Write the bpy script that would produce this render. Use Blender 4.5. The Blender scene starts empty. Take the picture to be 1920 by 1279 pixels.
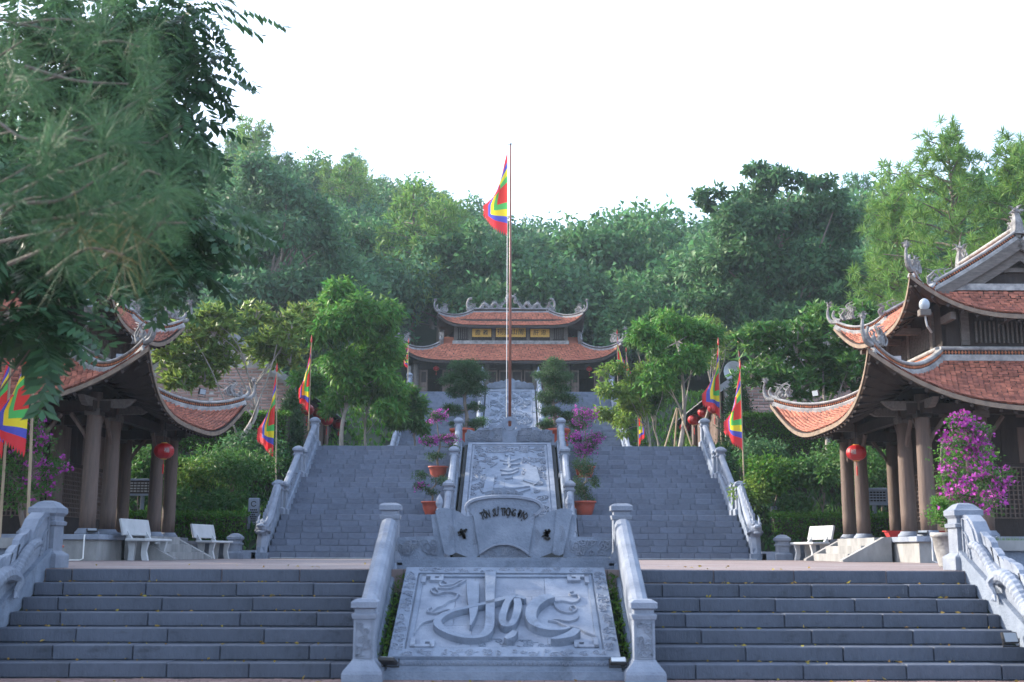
import bpy, bmesh, math, random
import numpy as np
from mathutils import Vector, Matrix, Euler
R=math.radians
sc=bpy.context.scene
COL=sc.collection
random.seed(7)
# ---------------------------------------------------------------- camera, sky, sun, exposure
F=2160.0; PITCH=R(10.34); CX,CZ=0.07,1.26
cd=bpy.data.cameras.new('camera'); cam=bpy.data.objects.new('camera',cd); COL.objects.link(cam)
cd.sensor_width=36; cd.lens=36*F/1920; cd.clip_end=3000; cd.clip_start=.05
cam.rotation_euler=(Matrix.Rotation(math.pi/2+PITCH,4,'X')@Matrix.Rotation(R(.15),4,'Z')).to_euler(); cam.location=(CX,0,CZ)
sc.camera=cam; cd.dof.use_dof=True; cd.dof.focus_distance=36; cd.dof.aperture_fstop=2.8
SUN_EL=R(27); SUN_ROT=R(-64)
w=bpy.data.worlds.new('World'); sc.world=w; w.use_nodes=True
n_=w.node_tree.nodes; sky=n_.new('ShaderNodeTexSky'); sky.sky_type='NISHITA'; sky.sun_disc=False
sky.sun_elevation=SUN_EL; sky.sun_rotation=SUN_ROT; sky.air_density=1.0; sky.dust_density=3.5; sky.ozone_density=2.0
vm=n_.new('ShaderNodeMix'); vm.data_type='RGBA'; vm.inputs[0].default_value=.40; vm.inputs[7].default_value=(4.7,5.7,7.6,1)
w.node_tree.links.new(sky.outputs[0],vm.inputs[6]); w.node_tree.links.new(vm.outputs[2],n_['Background'].inputs[0]); n_['Background'].inputs[1].default_value=.15
S=Vector((math.sin(SUN_ROT)*math.cos(SUN_EL),math.cos(SUN_ROT)*math.cos(SUN_EL),math.sin(SUN_EL)))
ld=bpy.data.lights.new('sun','SUN'); ld.energy=3.2; ld.angle=R(.6); ld.color=(1,.9,.76)
lo=bpy.data.objects.new('sun',ld); COL.objects.link(lo); lo.rotation_euler=S.to_track_quat('Z','Y').to_euler()
vs=sc.view_settings; vs.view_transform='Standard'; vs.look='None'; vs.exposure=1.7; vs.gamma=1; vs.use_curve_mapping=False
sc.cycles.max_bounces=6; sc.cycles.diffuse_bounces=3; sc.cycles.glossy_bounces=2; sc.cycles.transmission_bounces=3
sc.cycles.transparent_max_bounces=4; sc.cycles.volume_bounces=0; sc.cycles.use_denoising=True
sc.cycles.sample_clamp_indirect=6
# ---------------------------------------------------------------- helpers
def ray(px,py):
    x=(px-960)/F; y=-(py-640)/F
    c,s=math.cos(PITCH),math.sin(PITCH)
    return Vector((x, c-y*s, s+y*c))
def at(px,py,Y):
    d=ray(px,py); t=Y/d.y
    return Vector((CX+d.x*t, Y, CZ+d.z*t))
def xat(px,Y,z):
    zc=Y*math.cos(PITCH)+(z-CZ)*math.sin(PITCH)
    return CX+(px-960)/F*zc
def frac(x): return x-math.floor(x)
class MB:
    def __init__(s): s.v=[]; s.f=[]; s.mi=[]; s.m=0
    def add(s,vs,fs):
        b=len(s.v); s.v.extend([tuple(p) for p in vs]); s.f.extend([tuple(i+b for i in f) for f in fs]); s.mi.extend([s.m]*len(fs)); return b
    def bx(s,x0,x1,y0,y1,z0,z1,M=None):
        vs=[(x,y,z) for z in(z0,z1) for y in(y0,y1) for x in(x0,x1)]
        if M is not None: vs=[M@Vector(p) for p in vs]
        s.add(vs,[(0,2,3,1),(4,5,7,6),(0,1,5,4),(2,6,7,3),(0,4,6,2),(1,3,7,5)])
    def bevbox(s,x0,x1,y0,y1,z0,z1,b=.006,M=None):
        # box with chamfered top/front edges (8-corner insets): 24 verts
        vs=[]
        for z,i in((z0,0),(z1,0)):
            pass
        P=[]
        for sx in(0,1):
            for sy in(0,1):
                for sz in(0,1):
                    X=(x0,x1)[sx];Y=(y0,y1)[sy];Z=(z0,z1)[sz]
                    dx=b*(1-2*sx);dy=b*(1-2*sy);dz=b*(1-2*sz)
                    P.append(((X,Y+dy,Z+dz),(X+dx,Y,Z+dz),(X+dx,Y+dy,Z)))
        def i(sx,sy,sz,a): return ((sx*4+sy*2+sz)*3+a)
        vs=[q for p in P for q in p]
        if M is not None: vs=[M@Vector(p) for p in vs]
        fs=[]
        for sx in(0,1): fs.append([i(sx,0,0,0),i(sx,1,0,0),i(sx,1,1,0),i(sx,0,1,0)])
        for sy in(0,1): fs.append([i(0,sy,0,1),i(1,sy,0,1),i(1,sy,1,1),i(0,sy,1,1)])
        for sz in(0,1): fs.append([i(0,0,sz,2),i(1,0,sz,2),i(1,1,sz,2),i(0,1,sz,2)])
        for sx in(0,1):
            for sy in(0,1): fs.append([i(sx,sy,0,0),i(sx,sy,1,0),i(sx,sy,1,1),i(sx,sy,0,1)])
            for sz in(0,1): fs.append([i(sx,0,sz,0),i(sx,1,sz,0),i(sx,1,sz,2),i(sx,0,sz,2)])
        for sy in(0,1):
            for sz in(0,1): fs.append([i(0,sy,sz,1),i(1,sy,sz,1),i(1,sy,sz,2),i(0,sy,sz,2)])
        for sx in(0,1):
            for sy in(0,1):
                for sz in(0,1): fs.append([i(sx,sy,sz,0),i(sx,sy,sz,1),i(sx,sy,sz,2)])
        s.add(vs,fs)
    def sq(s,prof,cx=0,cy=0,cz=0,ax=1,ay=1,n=4,rot=None):
        # stacked polygon sections: prof = [(half,z)]
        if rot is None: rot=math.pi/n
        k=1/math.cos(math.pi/n) if n==4 else 1
        vs=[]
        for r,z in prof:
            for j in range(n):
                a=rot+2*math.pi*j/n
                vs.append((cx+ax*r*k*math.cos(a),cy+ay*r*k*math.sin(a),cz+z))
        fs=[tuple(range(n-1,-1,-1)),tuple((len(prof)-1)*n+j for j in range(n))]
        for i in range(len(prof)-1):
            for j in range(n): fs.append((i*n+j,i*n+(j+1)%n,(i+1)*n+(j+1)%n,(i+1)*n+j))
        s.add(vs,fs)
    def tube(s,pts,rad,n=6,cap=True,flat=1.0):
        pts=[Vector(p) for p in pts]; k=len(pts)
        if not hasattr(rad,'__len__'): rad=[rad]*k
        vs=[];up=None
        for i,p in enumerate(pts):
            t=(pts[min(i+1,k-1)]-pts[max(i-1,0)])
            if t.length<1e-9: t=Vector((0,0,1))
            t.normalize()
            if up is None: up=Vector((0,0,1)) if abs(t.z)<.9 else Vector((0,1,0))
            a=t.cross(up)
            if a.length<1e-6: a=t.cross(Vector((1,0,0)))
            a.normalize(); b=a.cross(t); up=b
            for j in range(n):
                an=2*math.pi*j/n; vs.append(p+(a*math.cos(an)*flat+b*math.sin(an))*rad[i])
        fs=[]
        for i in range(k-1):
            for j in range(n): fs.append((i*n+j,i*n+(j+1)%n,(i+1)*n+(j+1)%n,(i+1)*n+j))
        if cap: fs+= [tuple(range(n-1,-1,-1)),tuple((k-1)*n+j for j in range(n))]
        s.add(vs,fs)
    def sweep(s,pts,sec,side=None):
        # sec: list of (side,up) offsets along path; side = constant horizontal direction or computed
        pts=[Vector(p) for p in pts]; k=len(pts); n=len(sec); vs=[]
        for i,p in enumerate(pts):
            t=pts[min(i+1,k-1)]-pts[max(i-1,0)]; t.normalize()
            a=Vector(side) if side is not None else Vector((t.y,-t.x,0)).normalized()
            u=a.cross(t); 
            if u.z<0: u=-u
            for x,y in sec: vs.append(p+a*x+u*y)
        fs=[]
        for i in range(k-1):
            for j in range(n): fs.append((i*n+j,i*n+(j+1)%n,(i+1)*n+(j+1)%n,(i+1)*n+j))
        fs+=[tuple(range(n-1,-1,-1)),tuple((k-1)*n+j for j in range(n))]
        s.add(vs,fs)
    def prism(s,poly,P,h0,h1):
        n=len(poly)
        vs=[P(u,v,h0) for u,v in poly]+[P(u,v,h1) for u,v in poly]
        s.add(vs,[tuple(range(n-1,-1,-1)),tuple(range(n,2*n))]+[(j,(j+1)%n,n+(j+1)%n,n+j) for j in range(n)])
    def ribbon(s,pts,ws,P,h,taper=.8):
        n=len(pts); vs=[]
        if not hasattr(ws,'__len__'): ws=[ws]*n
        for i in range(n):
            a=pts[max(i-1,0)]; b=pts[min(i+1,n-1)]
            tx,ty=b[0]-a[0],b[1]-a[1]; l=math.hypot(tx,ty) or 1
            nx,ny=-ty/l,tx/l; w_=ws[i]/2
            for q,hh in((w_,-.004),(w_*taper,h),(-w_*taper,h),(-w_,-.004)):
                vs.append(P(pts[i][0]+nx*q,pts[i][1]+ny*q,hh))
        fs=[]
        for i in range(n-1):
            for j in range(3): fs.append((i*4+j,i*4+j+1,(i+1)*4+j+1,(i+1)*4+j))
        fs+=[(3,2,1,0),tuple((n-1)*4+j for j in range(4))]
        s.add(vs,fs)
    def ell(s,c,r,nu=10,nv=6,M=None):
        vs=[];fs=[]
        for i in range(nv+1):
            t=math.pi*i/nv
            for j in range(nu):
                a=2*math.pi*j/nu
                p=Vector((c[0]+r[0]*math.sin(t)*math.cos(a),c[1]+r[1]*math.sin(t)*math.sin(a),c[2]+r[2]*math.cos(t)))
                vs.append(M@p if M else p)
        for i in range(nv):
            for j in range(nu): fs.append((i*nu+j,(i+1)*nu+j,(i+1)*nu+(j+1)%nu,i*nu+(j+1)%nu))
        s.add(vs,fs)
    def mesh(s,name,mats,smooth=False):
        m=bpy.data.meshes.new(name); m.from_pydata(s.v,[],s.f)
        if not isinstance(mats,(list,tuple)): mats=[mats]
        for a in mats: m.materials.append(a)
        if len(mats)>1: m.polygons.foreach_set('material_index',s.mi)
        if smooth: m.polygons.foreach_set('use_smooth',[True]*len(m.polygons))
        fix(m)
        return m
    def build(s,name,mats,parent=None,loc=None,smooth=False,**kw):
        o=link(name,s.mesh(name,mats,smooth),parent,loc)
        if kw: tag(o,**kw)
        return o
def fix(m):
    b=bmesh.new(); b.from_mesh(m); bmesh.ops.recalc_face_normals(b,faces=b.faces); b.to_mesh(m); b.free()
def link(name,mesh,parent=None,loc=None):
    o=bpy.data.objects.new(name,mesh); COL.objects.link(o)
    if parent: o.parent=parent
    if loc is not None: o.location=loc
    return o
def tag(o,label=None,cat=None,group=None,kind=None):
    if label: o['label']=label
    if cat: o['category']=cat
    if group: o['group']=group
    if kind: o['kind']=kind
    return o
def thing(name,label,cat,loc=(0,0,0),group=None,rz=0):
    o=link(name,None,None,loc); o.rotation_euler=(0,0,rz); o.empty_display_size=.3
    return tag(o,label,cat,group)
def dup(root,loc=None,label=None,rz=None,scale=None,group=None):
    r=root.copy(); COL.objects.link(r)
    if loc is not None: r.location=loc
    if rz is not None: r.rotation_euler=(0,0,rz)
    if scale is not None: r.scale=scale if hasattr(scale,'__len__') else (scale,)*3
    if label: r['label']=label
    if group: r['group']=group
    for ch in root.children:
        c=ch.copy(); COL.objects.link(c); c.parent=r
        for g in ch.children:
            d=g.copy(); COL.objects.link(d); d.parent=c
    return r
def npmesh(name,V,Fq,mat,smooth=False):
    # V (n,3), Fq (m,k) constant face size
    m=bpy.data.meshes.new(name); V=np.asarray(V,np.float32); Fq=np.asarray(Fq,np.int32)
    k=Fq.shape[1]; nf=len(Fq)
    m.vertices.add(len(V)); m.vertices.foreach_set('co',V.ravel())
    m.loops.add(nf*k); m.loops.foreach_set('vertex_index',Fq.ravel())
    m.polygons.add(nf); m.polygons.foreach_set('loop_start',np.arange(0,nf*k,k,dtype=np.int32))
    m.materials.append(mat); m.update(calc_edges=True)
    if smooth: m.polygons.foreach_set('use_smooth',[True]*nf)
    return m
def cr(pts,k=6):
    # catmull-rom resample; pts tuples of any dimension
    P=[np.array(p,float) for p in pts]; P=[2*P[0]-P[1]]+P+[2*P[-1]-P[-2]]; out=[]
    for i in range(1,len(P)-2):
        for j in range(k):
            t=j/k; a,b,c,d=P[i-1:i+3]
            out.append(.5*((2*b)+(-a+c)*t+(2*a-5*b+4*c-d)*t*t+(-a+3*b-3*c+d)*t**3))
    out.append(P[-2]); return [tuple(p) for p in out]
def spiral(cx,cy,r0,r1,turns,a0=0,n=16,sgn=1):
    return [(cx+(r0+(r1-r0)*i/n)*math.cos(a0+sgn*2*math.pi*turns*i/n),cy+(r0+(r1-r0)*i/n)*math.sin(a0+sgn*2*math.pi*turns*i/n)) for i in range(n+1)]
def plane(o,U,V):
    o,U,V=Vector(o),Vector(U).normalized(),Vector(V).normalized(); N=U.cross(V)
    return lambda u,v,h=0: o+U*u+V*v+N*h
BOLD=[0.0]
def textmesh(s,size,ext,res=1):
    c=bpy.data.curves.new('t','FONT'); c.body=s; c.offset=BOLD[0]; c.size=size; c.extrude=ext; c.resolution_u=res; c.align_x='CENTER'; c.align_y='CENTER'
    o=bpy.data.objects.new('t',c); COL.objects.link(o); bpy.context.view_layer.update()
    m=bpy.data.meshes.new_from_object(o.evaluated_get(bpy.context.evaluated_depsgraph_get()))
    vs=[v.co.copy() for v in m.vertices]; fs=[tuple(p.vertices) for p in m.polygons]
    bpy.data.objects.remove(o); bpy.data.curves.remove(c); bpy.data.meshes.remove(m)
    return vs,fs
# ---------------------------------------------------------------- materials
def mat(name,c1,c2=None,scale=4,rough=.8,bump=.15,bscale=None,rnd=.0,island=0.,spec=.3,stretch=(1,1,1),c3=None,trans=0,hue=.0,coat=0,metal=0,stain=None):
    m=bpy.data.materials.new(name); m.use_nodes=True; t=m.node_tree; N=t.nodes; L=t.links
    b=N['Principled BSDF']; b.inputs['Roughness'].default_value=rough; b.inputs['Specular IOR Level'].default_value=spec; b.inputs['Metallic'].default_value=metal
    if coat: b.inputs['Coat Weight'].default_value=coat
    tc=N.new('ShaderNodeTexCoord'); mp=N.new('ShaderNodeMapping'); mp.inputs['Scale'].default_value=stretch
    L.new(tc.outputs['Object'],mp.inputs['Vector'])
    c2=c2 or tuple(x*.7 for x in c1)
    nz=N.new('ShaderNodeTexNoise'); nz.inputs['Scale'].default_value=scale; nz.inputs['Detail'].default_value=6; nz.inputs['Roughness'].default_value=.65
    L.new(mp.outputs[0],nz.inputs['Vector'])
    cr_=N.new('ShaderNodeValToRGB'); e=cr_.color_ramp.elements; e[0].position=.32; e[0].color=(*c1,1); e[1].position=.68; e[1].color=(*c2,1)
    if c3: q=cr_.color_ramp.elements.new(.85); q.color=(*c3,1)
    L.new(nz.outputs['Fac'],cr_.inputs['Fac']); out=cr_.outputs['Color']
    if stain:
        # worn streaks and mineral stains: (colour, amount, stretch, threshold)
        for (sc_,am,st,th) in stain:
            m2=N.new('ShaderNodeMapping'); m2.inputs['Scale'].default_value=st; L.new(tc.outputs['Object'],m2.inputs['Vector']); 
            if rnd: oi0=N.new('ShaderNodeObjectInfo'); L.new(oi0.outputs['Location'],m2.inputs['Location'])
            n3=N.new('ShaderNodeTexNoise'); n3.inputs['Scale'].default_value=1; n3.inputs['Detail'].default_value=8; n3.inputs['Roughness'].default_value=.7; L.new(m2.outputs[0],n3.inputs['Vector'])
            mr=N.new('ShaderNodeMapRange'); mr.inputs['From Min'].default_value=th; mr.inputs['From Max'].default_value=th+.12; mr.inputs['To Max'].default_value=am; L.new(n3.outputs['Fac'],mr.inputs['Value'])
            mx=N.new('ShaderNodeMix'); mx.data_type='RGBA'; L.new(mr.outputs[0],mx.inputs[0]); L.new(out,mx.inputs[6]); mx.inputs[7].default_value=(*sc_,1); out=mx.outputs[2]
    if rnd or island or hue:
        hs=N.new('ShaderNodeHueSaturation'); L.new(out,hs.inputs['Color'])
        def rng(src,amp,sock,base):
            mr=N.new('ShaderNodeMapRange'); mr.inputs['To Min'].default_value=base-amp; mr.inputs['To Max'].default_value=base+amp
            L.new(src,mr.inputs['Value']); L.new(mr.outputs[0],hs.inputs[sock])
        if island:
            g=N.new('ShaderNodeNewGeometry'); src=g.outputs['Random Per Island']; rng(src,island,'Value',1)
        else:
            oi_=N.new('ShaderNodeObjectInfo'); src=oi_.outputs['Random']; rng(src,rnd,'Value',1)
        if hue:
            oi2=N.new('ShaderNodeObjectInfo'); wn=N.new('ShaderNodeTexWhiteNoise'); wn.noise_dimensions='1D'
            ad=N.new('ShaderNodeMath'); ad.operation='ADD'; L.new(src,ad.inputs[0]); L.new(oi2.outputs['Random'],ad.inputs[1])
            L.new(ad.outputs[0],wn.inputs['W']); rng(wn.outputs['Value'],hue,'Hue',.5)
        out=hs.outputs['Color']
    L.new(out,b.inputs['Base Color'])
    if bump:
        n2=N.new('ShaderNodeTexNoise'); n2.inputs['Scale'].default_value=bscale or scale*6; n2.inputs['Detail'].default_value=5
        L.new(mp.outputs[0],n2.inputs['Vector']); bp=N.new('ShaderNodeBump'); bp.inputs['Strength'].default_value=bump; bp.inputs['Distance'].default_value=.02
        L.new(n2.outputs['Fac'],bp.inputs['Height']); L.new(bp.outputs[0],b.inputs['Normal'])
    if trans:
        tr=N.new('ShaderNodeBsdfTranslucent'); L.new(out,tr.inputs['Color']); mx=N.new('ShaderNodeMixShader'); mx.inputs[0].default_value=trans
        L.new(b.outputs[0],mx.inputs[1]); L.new(tr.outputs[0],mx.inputs[2]); L.new(mx.outputs[0],N['Material Output'].inputs['Surface'])
    return m
def flat(name,c,rough=.6,spec=.3,trans=0): return mat(name,c,tuple(x*.85 for x in c),scale=8,rough=rough,bump=.05,spec=spec,trans=trans)
M={}
M['stone']=mat('carved_stone',(.215,.252,.315),(.13,.16,.21),scale=3.2,bump=.5,bscale=40,c3=(.28,.315,.385),stain=(((.42,.44,.46),.55,(7,7,3),.68),((.075,.09,.115),.65,(2.6,2.6,1.6),.58)))
M['stone2']=mat('pale_stone',(.255,.285,.34),(.155,.18,.23),scale=3.0,bump=.45,bscale=45,c3=(.35,.38,.43),stain=(((.46,.47,.48),.5,(8,8,2.5),.68),((.085,.10,.125),.6,(2.4,2.4,1.2),.60)),rnd=.1)
M['step']=mat('dark_step_stone',(.084,.098,.130),(.054,.064,.084),scale=3.2,bump=.5,bscale=34,rnd=.12,stretch=(1,1,.4),c3=(.12,.135,.155),rough=.72,stain=(((.30,.32,.34),.75,(14,14,3.2),.66),((.03,.034,.042),.7,(2.2,2.2,5),.58)))
M['step2']=mat('grey_step_stone',(.140,.163,.215),(.088,.105,.142),scale=3.4,bump=.5,bscale=30,rnd=.13,c3=(.20,.22,.25),stain=(((.34,.36,.38),.6,(9,9,5),.68),((.06,.07,.085),.6,(2.0,2.0,3.5),.60)),rough=.75)
M['joint']=flat('mortar_joint',(.05,.055,.06),.95)
M['paver']=mat('brick_paver',(.21,.13,.115),(.155,.10,.09),scale=3,bump=.3,rnd=.22,c3=(.25,.17,.15))
M['concrete']=mat('stained_concrete',(.30,.30,.295),(.17,.17,.172),scale=2.4,bump=.3,stretch=(1,1,.5),c3=(.35,.345,.335))
M['bench']=mat('bench_terrazzo',(.47,.48,.49),(.36,.37,.38),scale=3,bump=.15,c3=(.52,.52,.52))
M['wood']=mat('weathered_column_wood',(.155,.108,.088),(.085,.062,.052),scale=3,bump=.4,stretch=(3,3,.35),c3=(.23,.15,.12),rough=.65)
M['dwood']=mat('dark_wood',(.048,.034,.03),(.026,.02,.018),scale=4,bump=.3,stretch=(2,2,.5),rough=.75)
M['gwood']=mat('grey_weathered_wood',(.155,.135,.122),(.085,.075,.068),scale=5,bump=.4,stretch=(1,4,4),c3=(.20,.18,.165))
M['owood']=mat('light_fascia_wood',(.25,.185,.135),(.13,.10,.078),scale=6,bump=.4,c3=(.30,.24,.19))
M['tile']=mat('terracotta_scale_tile',(.36,.125,.075),(.20,.07,.05),scale=2.2,bump=.2,bscale=30,island=.38,c3=(.42,.17,.11),rough=.78)
M['ttile']=mat('temple_roof_tile',(.42,.145,.085),(.32,.105,.066),scale=.8,bump=.2,bscale=20,island=.25,rough=.8)
M['lattice']=mat('orange_lattice_tile',(.46,.17,.08),(.30,.10,.05),scale=8,bump=.2,island=.25)
M['plaster']=mat('weathered_white_plaster',(.40,.39,.375),(.15,.15,.155),scale=4.5,bump=.35,c3=(.12,.12,.125))
M['ridge']=mat('grey_ridge_mortar',(.30,.30,.31),(.15,.15,.16),scale=3.5,bump=.3,c3=(.40,.40,.40))
M['orn']=mat('grey_ceramic_ornament',(.30,.295,.29),(.12,.12,.125),scale=9,bump=.6,c3=(.42,.40,.37))
M['brick']=mat('old_house_brick',(.46,.30,.26),(.36,.21,.18),scale=3,bump=.3,rnd=.28,c3=(.55,.42,.38))
M['lime']=mat('lime_mortar',(.55,.52,.50),(.42,.40,.39),scale=6,bump=.3)
M['houseroof']=mat('grey_house_roof',(.16,.155,.155),(.10,.095,.10),scale=3,bump=.4,island=.3)
M['pot']=mat('red_clay_pot',(.40,.085,.05),(.29,.062,.04),scale=4,bump=.1,rough=.55)
M['soil']=flat('potting_soil',(.04,.03,.022),.95)
M['gold']=mat('gilded_board',(.72,.44,.08),(.55,.31,.05),scale=9,bump=.2,rough=.45)
M['ink']=flat('black_letters',(.012,.012,.012),.5)
M['lantern']=mat('red_lantern_silk',(.42,.010,.014),(.30,.008,.011),scale=3,bump=.05,rough=.4,spec=.5,trans=.15)
M['red']=flat('red_paint',(.45,.03,.025),.5)
M['metal']=mat('galvanised_metal',(.42,.43,.44),(.32,.33,.34),scale=8,rough=.45,bump=.03,metal=.6)
M['black']=flat('black_plastic',(.03,.03,.032),.5)
M['white']=flat('white_paint',(.78,.78,.77),.4)
M['lens']=mat('lamp_glass',(.34,.38,.42),(.28,.32,.36),scale=3,rough=.15,bump=0,spec=.6)
M['polemetal']=mat('brown_pole_paint',(.22,.085,.06),(.16,.06,.045),scale=3,rough=.4,bump=.05,stretch=(4,4,.4))
M['bamboo']=mat('bamboo_pole',(.42,.33,.22),(.30,.23,.15),scale=5,bump=.2,stretch=(3,3,.5))
M['bark']=mat('tree_bark',(.20,.16,.13),(.12,.10,.085),scale=6,bump=.6,stretch=(2,2,.5))
M['pbark']=mat('pale_bark',(.33,.30,.265),(.19,.17,.15),scale=5,bump=.4,stretch=(2,2,.8))
M['dirt']=mat('garden_soil',(.07,.055,.042),(.045,.04,.03),scale=2,bump=.5)
M['forestfloor']=mat('forest_floor',(.030,.045,.022),(.018,.028,.014),scale=.3,bump=.6,bscale=3)
def leaf(name,c1,c2,trans=.42,island=.35,hue=.025,rough=.55,scale=.6,spec=.22):
    return mat(name,c1,c2,scale=scale,bump=0,island=island,hue=hue,trans=trans,rough=rough,spec=spec)
M['leaf_forest']=leaf('forest_leaves',(.10,.23,.078),(.066,.17,.066))
M['leaf_forest2']=leaf('bluish_forest_leaves',(.085,.20,.085),(.06,.15,.07))
M['leaf_dark']=leaf('dark_tree_leaves',(.075,.17,.062),(.052,.125,.052))
M['leaf_pine']=leaf('pine_needles',(.17,.30,.06),(.11,.22,.055),trans=.4)
M['leaf_near']=leaf('glossy_pinnate_leaves',(.055,.13,.055),(.038,.092,.045),trans=.35,rough=.38,spec=.4)
M['leaf_npine']=leaf('foreground_pine_needles',(.075,.16,.072),(.052,.12,.06),trans=.4,island=.4)
M['leaf_npine2']=leaf('tan_dry_needles',(.30,.23,.10),(.22,.17,.08),trans=.3)
M['leaf_mango']=leaf('bright_green_leaves',(.105,.26,.042),(.07,.18,.036))
M['leaf_yellow']=leaf('yellow_green_leaves',(.17,.27,.045),(.11,.20,.04))
M['leaf_plum']=leaf('plumeria_leaves',(.10,.23,.05),(.065,.155,.04),rough=.4)
M['leaf_plumy']=leaf('yellowing_plumeria_leaves',(.20,.27,.06),(.11,.20,.048),rough=.45)
M['leaf_hedge']=leaf('hedge_leaves',(.09,.22,.025),(.055,.145,.02))
M['leaf_shrub']=leaf('shrub_leaves',(.075,.175,.042),(.05,.125,.034))
M['leaf_bonsai']=leaf('bonsai_foliage',(.07,.135,.055),(.045,.09,.042))
M['leaf_cyp']=leaf('cypress_foliage',(.055,.115,.04),(.036,.08,.03),trans=.15)
M['petal']=leaf('magenta_bracts',(.46,.075,.40),(.34,.05,.31),trans=.35,hue=.02)
M['wpetal']=leaf('white_petals',(.8,.76,.66),(.75,.7,.6))
M['fallen']=leaf('fallen_yellow_leaf',(.36,.27,.05),(.25,.16,.04))
M['grass']=leaf('grass_blades',(.10,.19,.03),(.06,.13,.025))
# flag cloth: nested squares by UV
def flagmat():
    m=bpy.data.materials.new('festival_flag_cloth'); m.use_nodes=True; t=m.node_tree; N=t.nodes; L=t.links
    uv=N.new('ShaderNodeUVMap'); sp=N.new('ShaderNodeSeparateXYZ'); L.new(uv.outputs[0],sp.inputs[0])
    def mth(op,a,b=None):
        q=N.new('ShaderNodeMath'); q.operation=op
        for i,x in enumerate((a,b)):
            if x is None: continue
            if isinstance(x,float): q.inputs[i].default_value=x
            else: L.new(x,q.inputs[i])
        return q.outputs[0]
    a=mth('ABSOLUTE',mth('SUBTRACT',sp.outputs[0],.5)); b=mth('ABSOLUTE',mth('SUBTRACT',sp.outputs[1],.5)); d=mth('MAXIMUM',a,b)
    r=N.new('ShaderNodeValToRGB'); r.color_ramp.interpolation='CONSTANT'; e=r.color_ramp.elements
    e[0].position=0; e[0].color=(.72,.05,.04,1); e[1].position=.12; e[1].color=(.10,.50,.12,1)
    for p,c in((.20,(.86,.70,.04,1)),(.29,(.10,.11,.50,1)),(.375,(.74,.05,.06,1))): q=e.new(p); q.color=c
    L.new(d,r.inputs[0]); B=N['Principled BSDF']; B.inputs['Roughness'].default_value=.8; L.new(r.outputs[0],B.inputs['Base Color'])
    tr=N.new('ShaderNodeBsdfTranslucent'); L.new(r.outputs[0],tr.inputs[0]); mx=N.new('ShaderNodeMixShader'); mx.inputs[0].default_value=.4
    L.new(B.outputs[0],mx.inputs[1]); L.new(tr.outputs[0],mx.inputs[2]); L.new(mx.outputs[0],N['Material Output'].inputs[0])
    return m
M['flag']=flagmat()
def plazamat():
    m=bpy.data.materials.new('brick_plaza'); m.use_nodes=True; t=m.node_tree; N=t.nodes; L=t.links; b=N['Principled BSDF']; b.inputs['Roughness'].default_value=.8
    tc=N.new('ShaderNodeTexCoord'); br=N.new('ShaderNodeTexBrick'); br.inputs['Scale'].default_value=1; br.inputs['Brick Width'].default_value=.4; br.inputs['Row Height'].default_value=.2; br.inputs['Mortar Size'].default_value=.008
    br.inputs['Color1'].default_value=(.22,.165,.155,1); br.inputs['Color2'].default_value=(.165,.12,.115,1); br.inputs['Mortar'].default_value=(.09,.075,.07,1)
    L.new(tc.outputs['Object'],br.inputs[0]); nz=N.new('ShaderNodeTexNoise'); nz.inputs['Scale'].default_value=.8; nz.inputs['Detail'].default_value=5; L.new(tc.outputs['Object'],nz.inputs['Vector'])
    mx=N.new('ShaderNodeMix'); mx.data_type='RGBA'; L.new(br.outputs[0],mx.inputs[6]); mx.inputs[7].default_value=(.25,.225,.22,1)
    mr=N.new('ShaderNodeMapRange'); mr.inputs['From Min'].default_value=.45; mr.inputs['From Max'].default_value=.75; mr.inputs['To Max'].default_value=.7; L.new(nz.outputs[0],mr.inputs[0]); L.new(mr.outputs[0],mx.inputs[0])
    L.new(mx.outputs[2],b.inputs[0]); return m
M['plaza']=plazamat()
# ---------------------------------------------------------------- terrain and ground
RID=[(-90,46),(-35,42.5),(-18,39),(-4,33),(3,30.5),(12,31.5),(20,33.5),(30,32.5),(45,29.5),(90,29)]
def lerp(t,x):
    if x<=t[0][0]: return t[0][1]
    for (a,b),(c,d) in zip(t,t[1:]):
        if x<=c: return b+(d-b)*(x-a)/(c-a)
    return t[-1][1]
def terr(x,y,cut=True):
    ax=abs(x)
    z=lerp([(13,-.4),(13.9,.9),(31.1,.9),(31.3,1.2),(38.6,4.68),(49,4.68),(58,9.1),(71,9.1)],y)
    if y>71:
        h=lerp(RID,x); t=min((y-71)/79,1); z=9.1+(h-9.1)*(t*1.0+.18*math.sin(math.pi*t))
        if y>150: z=h-(y-150)*.35
        z+=.6*math.sin(x*.21+y*.13)*min(1,(y-71)/10)
    if y>31 and ax>20: z+=(ax-20)*.22*min(1,(y-31)/12)*(1 if y<71 else max(0,1-(y-71)/60))
    if cut:
        if ax<6.7 and 30<y<38.7: z-=.9
        if ax<5.2 and 47<y<58.2: z-=1.2
    return z
def grid_np(xs,ys,f):
    V=np.array([(x,y,f(x,y)) for y in ys for x in xs]); nx=len(xs)
    Q=[(j*nx+i,j*nx+i+1,(j+1)*nx+i+1,(j+1)*nx+i) for j in range(len(ys)-1) for i in range(nx-1)]
    return V,Q
xs=sorted(set([-320,-240,-180,-140]+list(range(-110,-29,8))+list(np.arange(-28,-7,1.5))+[-7,-6.71,-6.69,-5.21,-5.19,0,5.19,5.21,6.69,6.71,7]+list(np.arange(7.6,29,1.5))+list(range(30,111,8))+[140,180,240,320]))
ys=[-80,0,13,13.9,20,26,31,31.1,31.3]+list(np.arange(32,38.6,.8))+[38.69,38.71,40,43,46,46.99,47.01,49]+list(np.arange(50,58,1))+[58,58.19,58.21,62,66,71]+list(range(74,152,4))+[156,170,200,260,340]
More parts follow.
